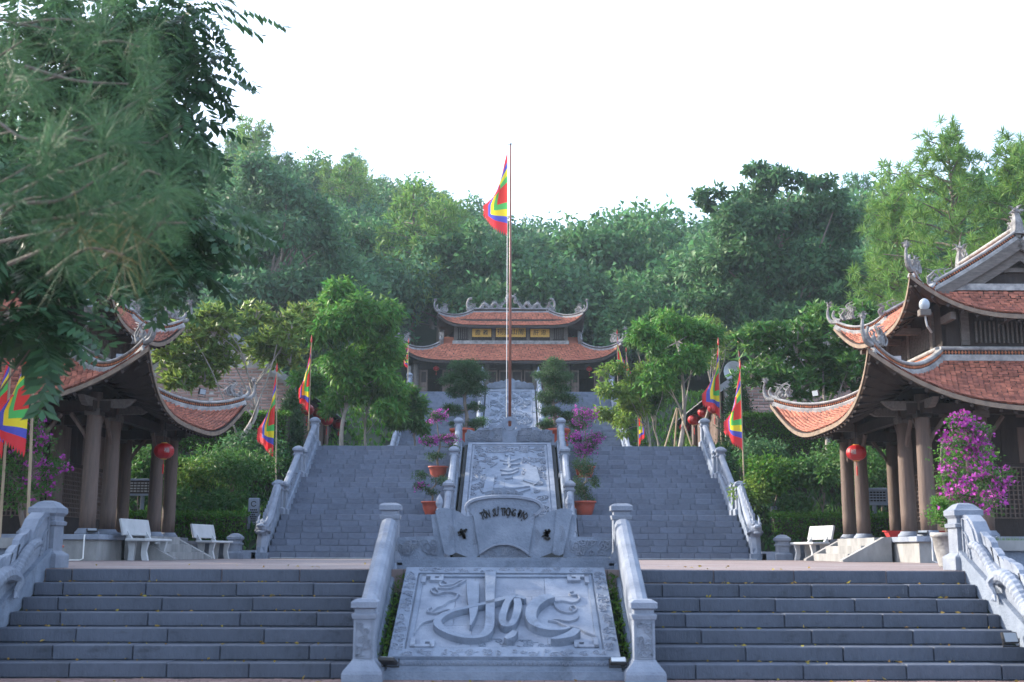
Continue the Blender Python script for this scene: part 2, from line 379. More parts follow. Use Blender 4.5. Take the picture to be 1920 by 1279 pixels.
V,Q=grid_np(xs,ys,terr)
o=link('hillside',npmesh('hillside',V,Q,M['forestfloor'],True)); tag(o,kind='structure')
# front paving: individual bricks in view, plain bed elsewhere
b=MB(); b.bx(-60,60,-60,11.4,-.3,-.012); b.bx(-60,60,11.4,12.2,-.3,-.012)
front=b.build('front_paving',M['plaza']); tag(front,kind='structure')
b=MB(); b.bevbox(-.095,.095,-.045,.045,-.05,.0,.006); bm_=b.mesh('brick',M['paver'])
k=0
for r in range(7):
    y=11.88-.1*r
    for i in range(-28,29):
        if k>=296: break
        if abs(i*.2)>5.6: continue
        q=link('brick',bm_,front,(i*.2+(r%2)*.1,y,random.uniform(-.004,.003))); q.rotation_euler=(random.uniform(-.02,.02),random.uniform(-.02,.02),0); k+=1
for s in(-1,1):
    b=MB(); x0,x1=sorted((s*5.74,s*40)); b.bx(x0,x1,12.201,13.9,-.4,.02); tag(b.build('garden_bed',M['dirt']),kind='structure')
    a=np.random.RandomState(9+s); n=900; p=np.stack([a.uniform(x0,x1,n) if False else s*a.uniform(5.9,10,n),a.uniform(12.3,13.6,n),.02+.25*a.rand(n)],1); d=a.randn(n,3)*.6+np.array([0,0,1.]); d/=np.linalg.norm(d,axis=1,keepdims=True); sd=np.stack([a.randn(n)*.03,a.randn(n)*.03,0*a.rand(n)],1)
    o=link('ground_cover',npmesh('ground_cover',np.stack([p-sd,p+sd,p+d*.2],1).reshape(-1,3),np.arange(3*n).reshape(-1,3),M['leaf_shrub'])); tag(o,'low plants growing below the wall outside the '+('left' if s<0 else 'right')+' dragon parapet','ground cover',kind='stuff')
b=MB(); b.bx(-34,34,13.82,31.05,.7,H1:=1.046)
o=b.build('brick_plaza',M['plaza']); tag(o,kind='structure')
b=MB(); b.bx(-12,12,38.78,49.0,4.4,4.715)
o=b.build('upper_terrace',M['plaza']); tag(o,kind='structure')
b=MB(); b.bx(-8.5,8.5,57.9,72,8.6,9.2)
o=b.build('temple_terrace',M['step2']); tag(o,kind='structure')
# ---------------------------------------------------------------- staircases of separate stones
def stair(label,x0,x1,Y0,z0,n,r,t,lands,lw,bw,m,seed):
    rd=random.Random(seed)
    T=thing('stone_stair',label,'stone steps',((x0+x1)/2,Y0,z0)); ox=(x0+x1)/2
    ys=[]; y=0
    for i in range(n):
        ys.append(y); y+=t+(lw if i+1 in lands else 0)
    core=MB(); P=lambda u,v,h:(h,u,v)
    poly=[(ys[0]+.03,-.02)]
    for i in range(n):
        poly.append((ys[i]+.03,(i+1)*r-.012)); poly.append((((ys[i+1]+.03) if i+1<n else ys[i]+.45),(i+1)*r-.012))
    poly.append((poly[-1][0],-.02))
    core.prism(poly,P,x0-ox+.002,x1-ox-.002); core.build('stair_core',m,T)
    d=max(t+.05,.33); bb=MB(); bb.bevbox(-.5*bw,.5*bw,0,d,0,r-.008,.007); bm=bb.mesh('step_stone',m)
    for i in range(n):
        x=x0-(rd.random()*.8)*bw; first=True
        while x<x1-.02:
            ww=bw*rd.uniform(.82,1.18); a=max(x,x0); c=min(x+ww,x1); x+=ww
            if c-a<.08: continue
            q=link('step_stone',bm,T,((a+c)/2-ox,ys[i]+rd.uniform(-.007,.007),i*r+rd.uniform(-.003,.003))); q.scale=((c-a-.011)/bw,1,1); q.rotation_euler.z=rd.uniform(-.006,.006)
    return T
r1,t1=.15,.3
stair('left half of the lowest dark wide steps, in the shaded left foreground',-5.4,-1.53,12,0,7,r1,t1,(),0,1.0,M['step'],1)
stair('right half of the lowest dark wide steps, in the right foreground',1.53,5.4,12,0,7,r1,t1,(),0,1.0,M['step'],2)
r2,t2,lw=.175,.29,.85; z2=1.05+21*r2
stair('tall grey middle stairs left of the carved ramp, above the brick plaza',-6.42,-1.9,31,1.05,21,r2,t2,(7,14),lw,.47,M['step2'],3)
stair('tall grey middle stairs right of the carved ramp, above the brick plaza',1.9,6.42,31,1.05,21,r2,t2,(7,14),lw,.47,M['step2'],4)
r3=(9.2-4.725)/26
stair('farthest grey stairs left of the upper ramp, below the red roofed temple',-5.0,-1.62,49,4.725,26,r3,.35,(),0,.62,M['step2'],5)
stair('farthest grey stairs right of the upper ramp, below the red roofed temple',1.62,5.0,49,4.725,26,r3,.35,(),0,.62,M['step2'],6)
# ---------------------------------------------------------------- posts
def postmesh(h,s,cap,base=.0,name='post',m='stone2'):
    b=MB(); B=base or s*1.55
    b.sq([(B,0),(B,.07),(B*.95,.10),(s*1.12,.19),(s*1.1,.2),(s,.205),(s,h-.2),(s*1.12,h-.195),(s*1.2,h-.16),(s*1.2,h-.145),(s*.95,h-.14),(s*.95,h-.10),(cap,h-.085),(cap,h-.03),(cap*.72,h-.005),(cap*.5,h)])
    return b.mesh(name,M[m])
def domepost(h,s,cap,m='stone2'):
    b=MB(); B=s*1.45
    b.sq([(B,0),(B,.14),(B*.97,.16),(s,.2),(s,h-.30),(s*1.16,h-.295),(s*1.2,h-.255),(s*.98,h-.24),(s*.98,h-.19),(cap,h-.15),(cap,h-.09),(cap*.86,h-.075),(cap*.55,h-.02),(cap*.25,h)])
    return b.mesh('post',M[m])
def swirls(b,P,u0,u1,v0,v1,n,w,h,rd,size=None):
    size=size or min(u1-u0,v1-v0)*.35
    for i in range(n):
        cx,cy=rd.uniform(u0,u1),rd.uniform(v0,v1); s=size*rd.uniform(.6,1.15); sg=rd.choice((-1,1)); a=rd.uniform(0,6.28)
        pts=spiral(cx,cy,s*.12,s*.5,1.4,a,13,sg)
        e=pts[-1]; d=(e[0]-pts[-2][0],e[1]-pts[-2][1]); l=math.hypot(*d) or 1
        for q in range(1,4): pts.append((e[0]+d[0]/l*s*.22*q, e[1]+d[1]/l*s*.22*q+sg*s*.06*math.sin(q*2)))
        pts=[(min(max(p[0],u0),u1),min(max(p[1],v0),v1)) for p in pts]
        pts=[p for j,p in enumerate(pts) if j==0 or math.hypot(p[0]-pts[j-1][0],p[1]-pts[j-1][1])>1e-4]
        if len(pts)>3: b.ribbon(pts,[w*(1-.5*j/len(pts)) for j in range(len(pts))],P,h*rd.uniform(.7,1.2),.5)
rd=random.Random(5)
# lower central balustrades
PX=1.39
for s in(-1,1):
    side='left' if s<0 else 'right'
    T=thing('stone_balustrade',f'smooth pale stone rail with square posts on the {side} side of the calligraphy ramp','balustrade',(s*PX,11.85,0),'rails beside the lowest carved ramp')
    p=link('post',postmesh(.79,.104,.132,.20),T,(0,0,0))
    c=MB(); P=plane((-.08,-.1055,.24),(1,0,0),(0,0,1)); swirls(c,P,.01,.15,.0,.32,11,.014,.012,rd,.09)
    for fr in(((.0,-.02),(.16,-.02)),((.0,.34),(.16,.34)),((.0,-.02),(.0,.34)),((.16,-.02),(.16,.34))): c.ribbon(list(fr),.008,P,.008)
    c.build('carving',M['stone2'],p)
    link('post',postmesh(.79,.104,.132,.17),T,(s*.03,2.5,1.05))
    sec=[(-.10,0),(-.10,.17),(-.075,.225),(-.03,.25),(.03,.25),(.075,.225),(.10,.17),(.10,0)]
    q=MB(); q.sweep([(0,.1,.42),(s*.03,2.4,1.42)],sec,(1,0,0)); q.build('handrail',M['stone2'],T)
    q=MB(); q.sweep([(0,.1,-.02),(s*.03,2.4,.98)],[(-.075,-.1),(-.075,.45),(.075,.45),(.075,-.1)],(1,0,0)); q.build('side_panel',M['stone'],T)
    q=MB(); q.sweep([(0,.1,.04),(s*.03,2.4,1.04)],[(-.11,-.06),(-.11,.08),(-.09,.1),(.09,.1),(.11,.08),(.11,-.06)],(1,0,0)); q.build('curb',M['stone'],T)
# ---------------------------------------------------------------- calligraphy ramp
T=thing('carved_ramp','sloping blue grey stone ramp carved with large flowing calligraphy, lowest in front','stone relief',(0,11.9,0))
PL=lambda u,v,h:(h,u,v)
b=MB(); b.prism([(.1,0),(.1,.19),(1.98,1.02),(2.55,1.05),(2.55,0)],PL,-1.15,1.15); b.build('ramp_core',M['joint'],T)
b=MB(); b.bx(-1.19,1.19,-.06,.12,0,.085); b.bx(-1.17,1.17,-.035,.12,.085,.13); b.bx(-1.15,1.15,-.01,.12,.13,.185); b.build('base_moulding',M['stone'],T)
b=MB(); P=plane((0,-.011,.14),(1,0,0),(0,0,1))
for i in range(52):
    u=-1.12+i*2.24/51; b.ribbon([(u-.016,0),(u,.028),(u+.016,0)],.012,P,.012)
b.build('lotus_border',M['stone2'],T)
o0=Vector((0,.03,.19)); Vd=Vector((0,1.93,.85)); LL=Vd.length
P=plane(o0,(1,0,0),Vd)
W=1.165
# ground slabs (three courses of three slabs)
bs=MB()
for j,(a,c) in enumerate(((0,.72),(.72,1.42),(1.42,LL))):
    ux=[-W,-.35,.45,W] if j!=1 else [-W,-.55,.3,W]
    for i in range(3):
        q=MB(); q.prism([(ux[i]+.002,a+.002),(ux[i+1]-.002,a+.002),(ux[i+1]-.002,c-.002),(ux[i]+.002,c-.002)],P,-.06,.0); q.build('slab',M['stone2'],T)
def frame(b,u0,u1,v0,v1,w_,h,P):
    for (a0,a1,c0,c1) in((u0,u1,v0,v0+w_),(u0,u1,v1-w_,v1),(u0,u0+w_,v0+w_,v1-w_),(u1-w_,u1,v0+w_,v1-w_)):
        b.prism([(a0,c0),(a1,c0),(a1,c1),(a0,c1)],P,-.005,h)
b=MB(); frame(b,-W,W,0,LL,.15,.035,P); frame(b,-W+.17,W-.17,.17,LL-.17,.05,.022,P); b.build('border',M['stone'],T)
b=MB()
P2=lambda u,v,h:P(u,v,h+.035)
for u in np.arange(-W+.2,W-.1,.16):
    for v in(.075,LL-.075): swirls(b,P2,u-.07,u+.07,v-.055,v+.055,2,.012,.01,rd,.1)
for v in np.arange(.2,LL-.1,.17):
    for u in(-W+.075,W-.075): swirls(b,P2,u-.06,u+.06,v-.07,v+.07,3,.013,.011,rd,.11)
tag(b.build('border_carving',M['stone2'],T),kind='stuff')
for su in(-1,1):
    for v,sv in((.2,1),(LL-.2,-1)):
        b=MB()
        for (a,c,e,f_) in((0,0,.22,.05),(0,0,.05,.2),(.10,.05,.15,.15),(.15,.10,.25,.15),(.2,.0,.25,.10)):
            x0,x1=sorted((su*(W-.2-a),su*(W-.2-e))); y0,y1=sorted((v+sv*c,v+sv*f_)); b.prism([(x0,y0),(x1,y0),(x1,y1),(x0,y1)],P,.0,.038)
        b.build('corner_fret',M['stone2'],T)
def zuv(x,y):
    s=(735-y)/525; xl=290+(360-290)*s; xr=1665+(1605-1665)*s; k=1375/1245
    return ((x-xl)/(xr-xl)-.5)*2*W, s*k/(1+(k-1)*s)*LL if False else (s/(k-(k-1)*s))*LL if False else s*LL*(1/(1+(1-s)*(-.05)))
PX2=2*W/1300
strokes=[[(778,325,88),(782,390,84),(786,460,70),(786,530,44),(772,590,12)],
 [(888,262,78),(888,340,70),(888,430,62),(890,520,60),(886,600,60),(855,640,54),(790,652,46),(720,648,42),(650,630,46),(590,600,54),(570,570,50),(600,540,40),(660,512,34),(760,488,34),(850,468,34),(940,445,40),(1010,425,46),(1070,425,44),(1105,440,20)],
 [(1040,410,44),(1000,450,44),(975,510,46),(965,560,50),(985,592,50),(1025,580,46),(1050,530,50),(1060,480,54),(1055,440,46)],
 [(1045,625,36),(1015,650,52),(985,665,30)],
 [(1275,425,62),(1215,440,80),(1160,480,80),(1138,530,74),(1150,575,66),(1195,602,54),(1260,615,40),(1330,615,34),(1372,608,20)],
 [(1415,618,50),(1375,645,64),(1310,662,40),(1255,668,12)]]
lay=0
for st in strokes:
    b=MB(); q=cr([(*zuv(x,y),w_*PX2) for x,y,w_ in st],5); b.ribbon([(a,c) for a,c,_ in q],[max(w_,.008) for *_,w_ in q],P,.07+.004*lay,.9); lay+=1
    b.build('calligraphy_stroke',M['stone'],T)
cl=[[(735,290),(690,298),(660,318),(620,325),(585,332),(572,310),(595,298),(612,312)],[(690,385),(650,372),(600,372),(560,385),(530,375),(520,352),(545,345),(560,365)],[(735,290),(640,345),(560,345)],
 [(690,385),(670,415),(630,430),(600,455),(560,470),(520,495),(505,480),(530,468)],[(655,485),(610,500),(570,520),(540,540),(500,550),(470,565),(430,615)],[(500,495),(560,500),(620,482),(655,485)],
 [(1280,430),(1340,425),(1400,435),(1440,415),(1430,385),(1395,390),(1380,375),(1405,365)],[(1285,440),(1300,470),(1340,490),(1390,495),(1420,475),(1405,455),(1380,462),(1390,478)],[(1245,540),(1300,550),(1360,575),(1420,580),(1470,605),(1535,628)],[(1245,540),(1300,535),(1370,545),(1420,530),(1430,505)],[(1380,575),(1450,590),(1535,628)]]
for st in cl:
    b=MB(); q=cr([zuv(*p) for p in st],4); n=len(q); b.ribbon(q,[.035*(1-.5*i/n) for i in range(n)],P,.028,.5); b.build('carved_cloud',M['stone2'],T)
b=MB(); swirls(b,P,-.5,.1,.24,.42,14,.012,.012,rd,.09); tag(b.build('wave_carving',M['stone'],T),kind='stuff'); b=MB(); swirls(b,P,.1,.6,.24,.40,12,.012,.012,rd,.09); tag(b.build('wave_carving',M['stone'],T),kind='stuff')
# moss strips beside the ramp
for s in(-1,1):
    n=260; a=np.random.RandomState(3+s); t=a.rand(n); x=s*(1.185+a.rand(n)*.10); base=np.stack([x,11.95+t*1.95,.16+t*.86],1)
    d=np.stack([a.randn(n)*.03,a.randn(n)*.03-.02,.015+a.rand(n)*.035],1); sd=np.stack([a.randn(n)*.01,a.randn(n)*.006,0*t],1)
    V=np.stack([base-sd,base+sd,base+d],1).reshape(-1,3); o=link('grass',npmesh('grass',V,np.arange(3*n).reshape(-1,3),M['grass'])); tag(o,'green weeds in the gap '+('left' if s<0 else 'right')+' of the calligraphy ramp','grass',kind='stuff')
# ---------------------------------------------------------------- scroll wall
YS=14.3
T=thing('scroll_wall','stone screen shaped as an unrolled scroll with black lettering, above the calligraphy ramp','stone screen',(0,YS,1.05))
def zp(x,y):
    p=at(760+x/4.2625,760+y/4.2625,YS); return (p.x,p.z-1.05)
P=plane((0,0,0),(1,0,0),(0,0,1))
b=MB(); b.bx(-1.34,1.34,-.16,.2,-.02,.04); b.bx(-1.31,1.31,-.12,.18,.04,.10); b.bx(-1.3,1.3,-.07,.15,.10,.135); b.build('base_moulding',M['stone'],T)
cen=[(545,880),(505,852),(490,815),(530,772),(620,747),(710,737),(790,735),(870,737),(960,747),(1050,772),(1092,815),(1077,852),(1036,880),(985,1190),(930,1150),(860,1120),(790,1112),(720,1120),(655,1150),(598,1190)]
cen=[(a+(792-790),c) for a,c in cen]
b=MB(); b.prism([zp(*p) for p in cen],P,-.05,.07); cs=b.build('scroll_page',M['stone'],T)
b=MB(); rim=[zp(*p) for p in cen[1:13]]; b.ribbon(cr(rim,3),.05,lambda u,v,h:P(u,v,h+.07),.03,.6); b.build('rolled_edge',M['stone2'],T)
b=MB(); b.ribbon(cr([zp(*p) for p in cen[13:]],3),.03,lambda u,v,h:P(u,v,h+.07),.02,.6); b.build('lower_edge',M['stone2'],T)
b=MB(); up=[zp(x,y) for x,y in((640,740),(640,700),(700,690),(700,672),(760,668),(792,655),(824,668),(884,672),(884,690),(944,700),(944,740))]; b.prism(up,P,-.04,.03); b.build('crest',M['stone'],T)
b=MB()
for u in(700,760,825,885):
    q=zp(u,707); b.ribbon(spiral(q[0],q[1],.01,.035,1.3),.014,lambda u,v,h:P(u,v,h+.03),.014)
b.build('crest_carving',M['stone2'],T)
for s in(-1,1):
    mir=lambda p:(792+(p[0]-792)*(-s),p[1])
    b=MB(); b.prism([zp(*mir(p)) for p in((370,838),(430,852),(490,893),(545,885),(600,1200),(560,1222),(500,1216),(415,1182),(390,1182))],P,-.04,.04); b.build('side_page',M['stone'],T)
    b=MB(); b.prism([zp(*mir(p)) for p in((245,850),(270,832),(305,825),(345,828),(373,838),(404,1180),(385,1196),(350,1202),(318,1188))],P,-.05,.06); b.build('rolled_edge',M['stone'],T)
    b=MB(); b.prism([zp(*mir(p)) for p in((210,880),(262,868),(318,1215),(-70,1215),(-70,1062),(40,1055),(230,1050))],P,-.04,.02); b.build('side_wall',M['stone'],T)
    b=MB(); PP=lambda u,v,h:P(u,v,h+.02); c=zp(*mir((90,1130))); swirls(b,PP,min(zp(*mir((-40,0)))[0],zp(*mir((270,0)))[0]),max(zp(*mir((-40,0)))[0],zp(*mir((270,0)))[0]),.17,.34,16,.018,.016,rd,.13)
    b.build('wall_carving',M['stone2'],T)
    b=MB()
    for (x,y) in((350,1020),(545,1050)):
        q=zp(*mir((x,y)))
        for rr in(.03,.05,.07): b.ribbon([(q[0]+rr*math.cos(a),q[1]+rr*1.3*math.sin(a)) for a in np.linspace(-1.5,1.5,9)],.008,lambda u,v,h:P(u,v,h+(.06 if x<400 else .04)),.008)
    b.build('roundel_carving',M['stone2'],T)
    q=zp(*mir((275,845))); b=MB(); b.sq([(.03,0),(.045,.01),(.03,.03),(.035,.05),(.05,.09),(.04,.14),(.005,.2)],q[0],.0,q[1],n=8); b.build('lotus_finial',M['stone2'],T)
    # black brush characters
    b=MB(); KK=lambda u,v,h:P(u,v,h+.045)
    if s<0: cs_=[[(425,1025,22),(465,1010,20),(495,995,10)],[(450,990,18),(458,1030,20),(430,1045,8)],[(462,1015,18),(475,1040,24),(478,1070,26)],[(440,1005,12),(470,1050,26),(482,1068,18)],[(495,990,16),(480,1020,20)]]
    else: cs_=[[(1120,995,16),(1130,1015,18),(1125,1040,20)],[(1105,1025,12),(1140,1015,22),(1165,1005,10)],[(1150,990,16),(1148,1020,20),(1120,1045,16)],[(1095,1055,12),(1120,1040,18),(1150,1050,16)],[(1115,1060,20),(1140,1075,20),(1160,1060,18)],[(1135,1020,20),(1140,1060,20)]]
    for st in cs_:
        qq=cr([(*zp(x,y),w_/4.26/2160*14.1) for x,y,w_ in st],4); b.ribbon([(a,c) for a,c,_ in qq],[max(w_,.004) for *_,w_ in qq],KK,.018,.9)
    b.build('brush_character',M['ink'],T)
b=MB(); b.prism([zp(*p) for p in((600,1195),(660,1152),(720,1124),(790,1115),(862,1124),(930,1152),(985,1195),(985,1215),(600,1215))],P,-.04,.03); b.build('base_panel',M['stone'],T)
b=MB(); a0,a1=zp(620,0)[0],zp(965,0)[0]; swirls(b,lambda u,v,h:P(u,v,h+.03),a0,a1,.16,.24,18,.012,.014,rd,.08); b.build('base_carving',M['stone2'],T)
# arched lettering
BOLD[0]=.0022
chars="TÔN SƯ TRỌNG ĐẠO"; n=len(chars)
rad=zp(792,900)[1]
for i,ch in enumerate(chars):
    if ch==' ': continue
    f=(i-(n-1)/2)/((n-1)/2); px=792+f*172; py=858+34*f*f; an=-f*.30
    vs,fs=textmesh(ch,.085,.006,1); u0,v0=zp(px,py)
    b=MB(); pts=[]
    for v in vs:
        x,y=v.x*.82,v.y*1.55; xx=x*math.cos(an)-y*math.sin(an); yy=x*math.sin(an)+y*math.cos(an); pts.append(P(u0+xx,v0+yy,.078+v.z))
    b.add(pts,fs); b.build('letter',M['ink'],T)
BOLD[0]=0.0
# ---------------------------------------------------------------- middle and upper carved ramps
def ramp(label,Ya,za,Yb,zb,W,seed,kind):
    rd=random.Random(seed); T=thing('carved_ramp',label,'stone relief',(0,Ya,za)); V=Vector((0,Yb-Ya,zb-za)); L=V.length; P=plane((0,0,0),(1,0,0),V)
    b=MB(); b.prism([(0,-.3),(0,-.04),(Yb-Ya,zb-za-.04),(Yb-Ya,-.3)],PL,-W-.12,W+.12); b.build('ramp_core',M['joint'],T)
    n=5
    for j in range(n):
        a,c=j*L/n,(j+1)*L/n
        for i in range(2):
            u0=(-W,.1 if j%2 else -.15)[i] if i==0 else (.1 if j%2 else -.15); u1=(.1 if j%2 else -.15) if i==0 else W
            q=MB(); q.prism([(u0+.003,a+.003),(u1-.003,a+.003),(u1-.003,c-.003),(u0+.003,c-.003)],P,-.1,0); q.build('slab',M['stone'],T)
    b=MB(); frame(b,-W,W,0,L,.14,.05,P); frame(b,-W+.17,W-.17,.17,L-.17,.05,.03,P); b.build('border',M['stone2'],T)
    if kind==0:
        st=[[(-.12,.86),(.02,.875),(.14,.865)],[(-.30,.815),(0,.80),(.34,.83)],[(-.2,.775),(.1,.765),(.32,.775)],[(.0,.86),(-.02,.80),(.02,.74)],[(-.28,.71),(.0,.70),(.28,.73)],[(-.26,.66),(.05,.67),(.27,.70)],[(-.14,.62),(.0,.625),(.1,.63)],
            [(-.6,.53),(0,.525),(.62,.545)],[(-.3,.485),(.1,.475),(.62,.52)],[(-.28,.45),(.1,.44),(.2,.46)],[(-.12,.40),(.15,.395),(.38,.42)],[(-.05,.53),(.0,.46),(-.1,.38)]]
        for s_ in st:
            b=MB(); q=cr([(u,v*L) for u,v in s_],5); m=len(q); b.ribbon(q,[.04+.08*math.sin(math.pi*(.15+.8*i/m)) for i in range(m)],P,.05,.6); b.build('calligraphy_stroke',M['stone'],T)
        b=MB(); b.prism([(u,v*L) for u,v in((.42,.60),(.55,.72),(.85,.74),(.95,.6),(.8,.56))],P,0,.05); b.build('carved_rock',M['stone'],T); b=MB(); b.prism([(-u,v*L) for u,v in((.5,.50),(.45,.66),(.6,.72),(.75,.58),(.8,.48))],P,0,.05); b.build('carved_rock',M['stone'],T)
    b=MB()
    if kind==0:
        for u,v,n_ in((-.95,.5,0),(.95,.5,0)): swirls(b,P,u-.2,u+.2,.25,L-.3,46,.04,.04,rd,.3)
        swirls(b,P,-.8,.8,L*.9,L-.28,16,.05,.045,rd,.32); swirls(b,P,-.8,.8,.25,L*.38,40,.05,.045,rd,.36); swirls(b,P,-.8,-.4,L*.5,L*.85,12,.05,.04,rd,.3); swirls(b,P,.4,.8,L*.6,L*.85,12,.05,.04,rd,.3)
        b.build('carved_cloud',M['stone2'],T)
    else:
        for s in(-1,1):
            q=cr([(s*.15,L*.95),(s*.6,L*.84),(s*.2,L*.72),(s*.7,L*.6),(s*.25,L*.48),(s*.7,L*.36),(s*.2,L*.25),(s*.5,L*.12)],6); m=len(q)
            b.ribbon(q,[.16*(1-.6*i/m) for i in range(m)],P,.05,.4)
        swirls(b,P,-W+.25,W-.25,.3,L-.3,150,.06,.06,rd,.42); b.build('carved_dragons',M['stone'],T)
    return T
ramp('middle sloping stone relief with cloud border and raised brush script, between the flower pots',31.3,1.25,38.45,4.78,1.38,11,0)
ramp('highest sloping stone relief of twin dragons, behind the foot of the flagpole',49.1,4.85,57.7,9.24,1.22,12,1)
# crests across ramp tops
def crest(label,Y,z,W,h,hole,seed):
    rd=random.Random(seed); T=thing('stone_crest',label,'stone crest',(0,Y,z)); P=plane((0,0,0),(1,0,0),(0,0,1))
    top=[]; n=40
    for i in range(n+1):
        u=-W+2*W*i/n; a=abs(u)/W; top.append((u,h*(.50+.42*max(0,1-a*1.15)**1.1)+h*.15*abs(math.sin(i*math.pi/5+.4))-.08*h*(a>.92)))
    poly=top+[(W,0),(-W,0)]
    b=MB()
    if hole:
        r=.10; cy=h*.92; ring=[(r*math.sin(a),cy-r*math.cos(a)) for a in np.linspace(0,2*math.pi,17)[:-1]]
        hi=[p for p in top if abs(p[0])<.22]; lo_=[p for p in top if p[0]<=-.22]; hi2=[p for p in top if p[0]>=.22]
        b.prism(lo_+[(-.2,0),(-W,0)],P,-.07,.07); b.prism(hi2+[(W,0),(.2,0)],P,-.07,.07)
        outer=[(.235*math.sin(a),cy-.235*math.cos(a)) for a in np.linspace(0,2*math.pi,17)[:-1]]
        k=16; vs=[P(*p,-.08) for p in ring]+[P(*p,.08) for p in ring]+[P(*p,-.08) for p in outer]+[P(*p,.08) for p in outer]
        fs=[]
        for j in range(k):
            j2=(j+1)%k; fs+=[(j,j2,k+j2,k+j),(2*k+j,2*k+j2,3*k+j2,3*k+j),(k+j,k+j2,3*k+j2,3*k+j),(j,j2,2*k+j2,2*k+j)]
        b.add(vs,fs); b.bx(-.23,.23,-.06,.06,0,cy-.2)
    else: b.prism(poly,P,-.07,.07)
    b.build('crest_slab',M['stone'],T)
    for u0,u1 in((-W+.08,-.25),(.25,W-.08)):
        b=MB(); swirls(b,lambda u,v,hh:P(u,v,hh+.07),u0,u1,.12,h*.62,30,.04,.04,rd,.3); swirls(b,lambda u,v,hh:P(u,v,hh+.07),min(u0*.62,u1*.62) if u0<0 else .26,-.26 if u0<0 else u1*.62,h*.4,h*.72,10,.04,.04,rd,.26); b.build('crest_carving',M['stone2'],T)
    b=MB(); b.bx(-W-.05,W+.05,-.14,.1,-.1,.06); b.build('base_moulding',M['stone'],T)
crest('carved crest with a round hole at the head of the middle ramp, before the flagpole',38.62,4.78,1.5,.76,True,3)
crest('wavy carved crest at the head of the highest ramp, between two stone lanterns',57.9,9.25,1.2,.62,False,4)
# ---------------------------------------------------------------- balustrades of the upper flights
DP=domepost(.97,.125,.165)
RS=[(-.075,0),(-.095,.05),(-.08,.10),(-.04,.135),(.04,.135),(.08,.10),(.095,.05),(.075,0)]
def balus(label,x,segs,posts,Y0,z0,m='stone2',pm=None,k=1.0):
    T=thing('stone_balustrade',label,'balustrade',(x,Y0,z0),'stone balustrades along the upper flights')
    for Y,z in posts: link('post',pm or DP,T,(0,Y-Y0,z-z0))
    for (ya,za,yb,zb) in segs:
        a=(0,ya-Y0,za-z0); c=(0,yb-Y0,zb-z0); up=lambda p,h:(p[0],p[1],p[2]+h*k)
        q=MB(); q.sweep([up(a,.55),up(c,.55)],RS,(1,0,0)); q.build('handrail',M[m],T)
        q=MB(); q.sweep([up(a,.02),up(c,.02)],[(-.06,0),(-.06,.52*k),(.06,.52*k),(.06,0)],(1,0,0)); pn=q.build('side_panel',M['stone'],T)
        q=MB(); V=Vector(c)-Vector(a); L=V.length
        for sx in(-1,1):
            P=plane(Vector(a)+Vector((sx*.061,0,0)),(0,1,0) if sx>0 else (0,-1,0),(0,0,1)); sl=(zb-za)/(yb-ya)
            Q=lambda u,v,h,P=P,sx=sx,sl=sl:P(u if sx>0 else -u,v+u*sl,h)
            swirls(q,Q,.1,yb-ya-.1,.12,.46*k,max(4,int(L*6)),.035,.03,rd,.22)
        q.build('panel_carving',M['stone2'],pn)
        q=MB(); q.sweep([up(a,-.25),up(c,-.25)],[(-.15,0),(-.15,.36),(-.12,.39),(.12,.39),(.15,.36),(.15,0)],(1,0,0)); q.build('curb',M['stone'],T)
    return T
zl1,zl2=1.05+7*r2,1.05+14*r2
posts=[(33.0,zl1),(33.62,zl1),(35.86,zl2),(36.5,zl2),(38.72,4.725)]
segs=[(33.72,zl1+.1,35.76,zl2+.05),(36.6,zl2+.1,38.6,4.725+.05)]
def dragon_head_rail(T,s,x):
    # rail section that ends in a guardian dragon head at the foot of the flight (local frame of T)
    b=MB(); P=plane((0,0,0),(0,1,0),(0,0,1))
    prof=[(-.05,-.02),(-.05,.30),(.25,.42),(.7,.75),(1.0,1.0),(1.35,1.22),(1.85,1.95),(1.85,1.1),(1.85,-.02)]
    b.prism(prof,P,-.10,.10); b.build('rail_slab',M['stone'],T)
    b=MB(); b.bx(-.2,.2,-.25,.12,-.02,.16); b.build('plinth',M['stone'],T)
    b=MB()
    b.tube(cr([(0,.05,.12),(0,.12,.38),(0,.22,.62),(0,.10,.78),(0,.28,.92),(0,.65,1.0),(0,1.05,1.28),(0,1.4,1.62),(0,1.8,1.98)],5),[.15]*6+[.16]*8+[.15]*10+[.12]*17,8)
    b.build('dragon_body',M['stone2'],T)
    b=MB(); b.ell((0,-.02,.80),(.16,.20,.15),10,7); b.ell((0,-.20,.86),(.12,.13,.06),8,5); b.ell((0,-.18,.70),(.11,.12,.045),8,5)
    for sx in(-1,1):
        b.ell((sx*.09,-.14,.93),(.045,.045,.05),7,5); b.tube(cr([(sx*.08,.0,.93),(sx*.12,.12,1.06),(sx*.10,.22,1.18)],4),[.04,.04,.035,.035,.03,.025,.02,.012,.008],5); b.tube(cr([(sx*.13,-.05,.75),(sx*.19,.08,.72),(sx*.17,.2,.66)],4),.03,5)
    for i in range(5): b.ell((0,-.26+.03*abs(i-2),.77),(.02,.02,.03),5,4) if False else b.tube([((i-2)*.035,-.27,.82),((i-2)*.035,-.27,.76)],[.012,.004],4)
    b.build('dragon_head',M['stone2'],T)
    b=MB()
    for i in range(9):
        t=i/8; y=.22+1.5*t; z=1.0+.95*t**1.05+.06; h=.17-.06*t
        b.prism([(y-.06,z-.06),(y+.09,z+.02),(y+.0,z+h)],P,-.03,.03)
    b.build('back_spine',M['stone2'],T)
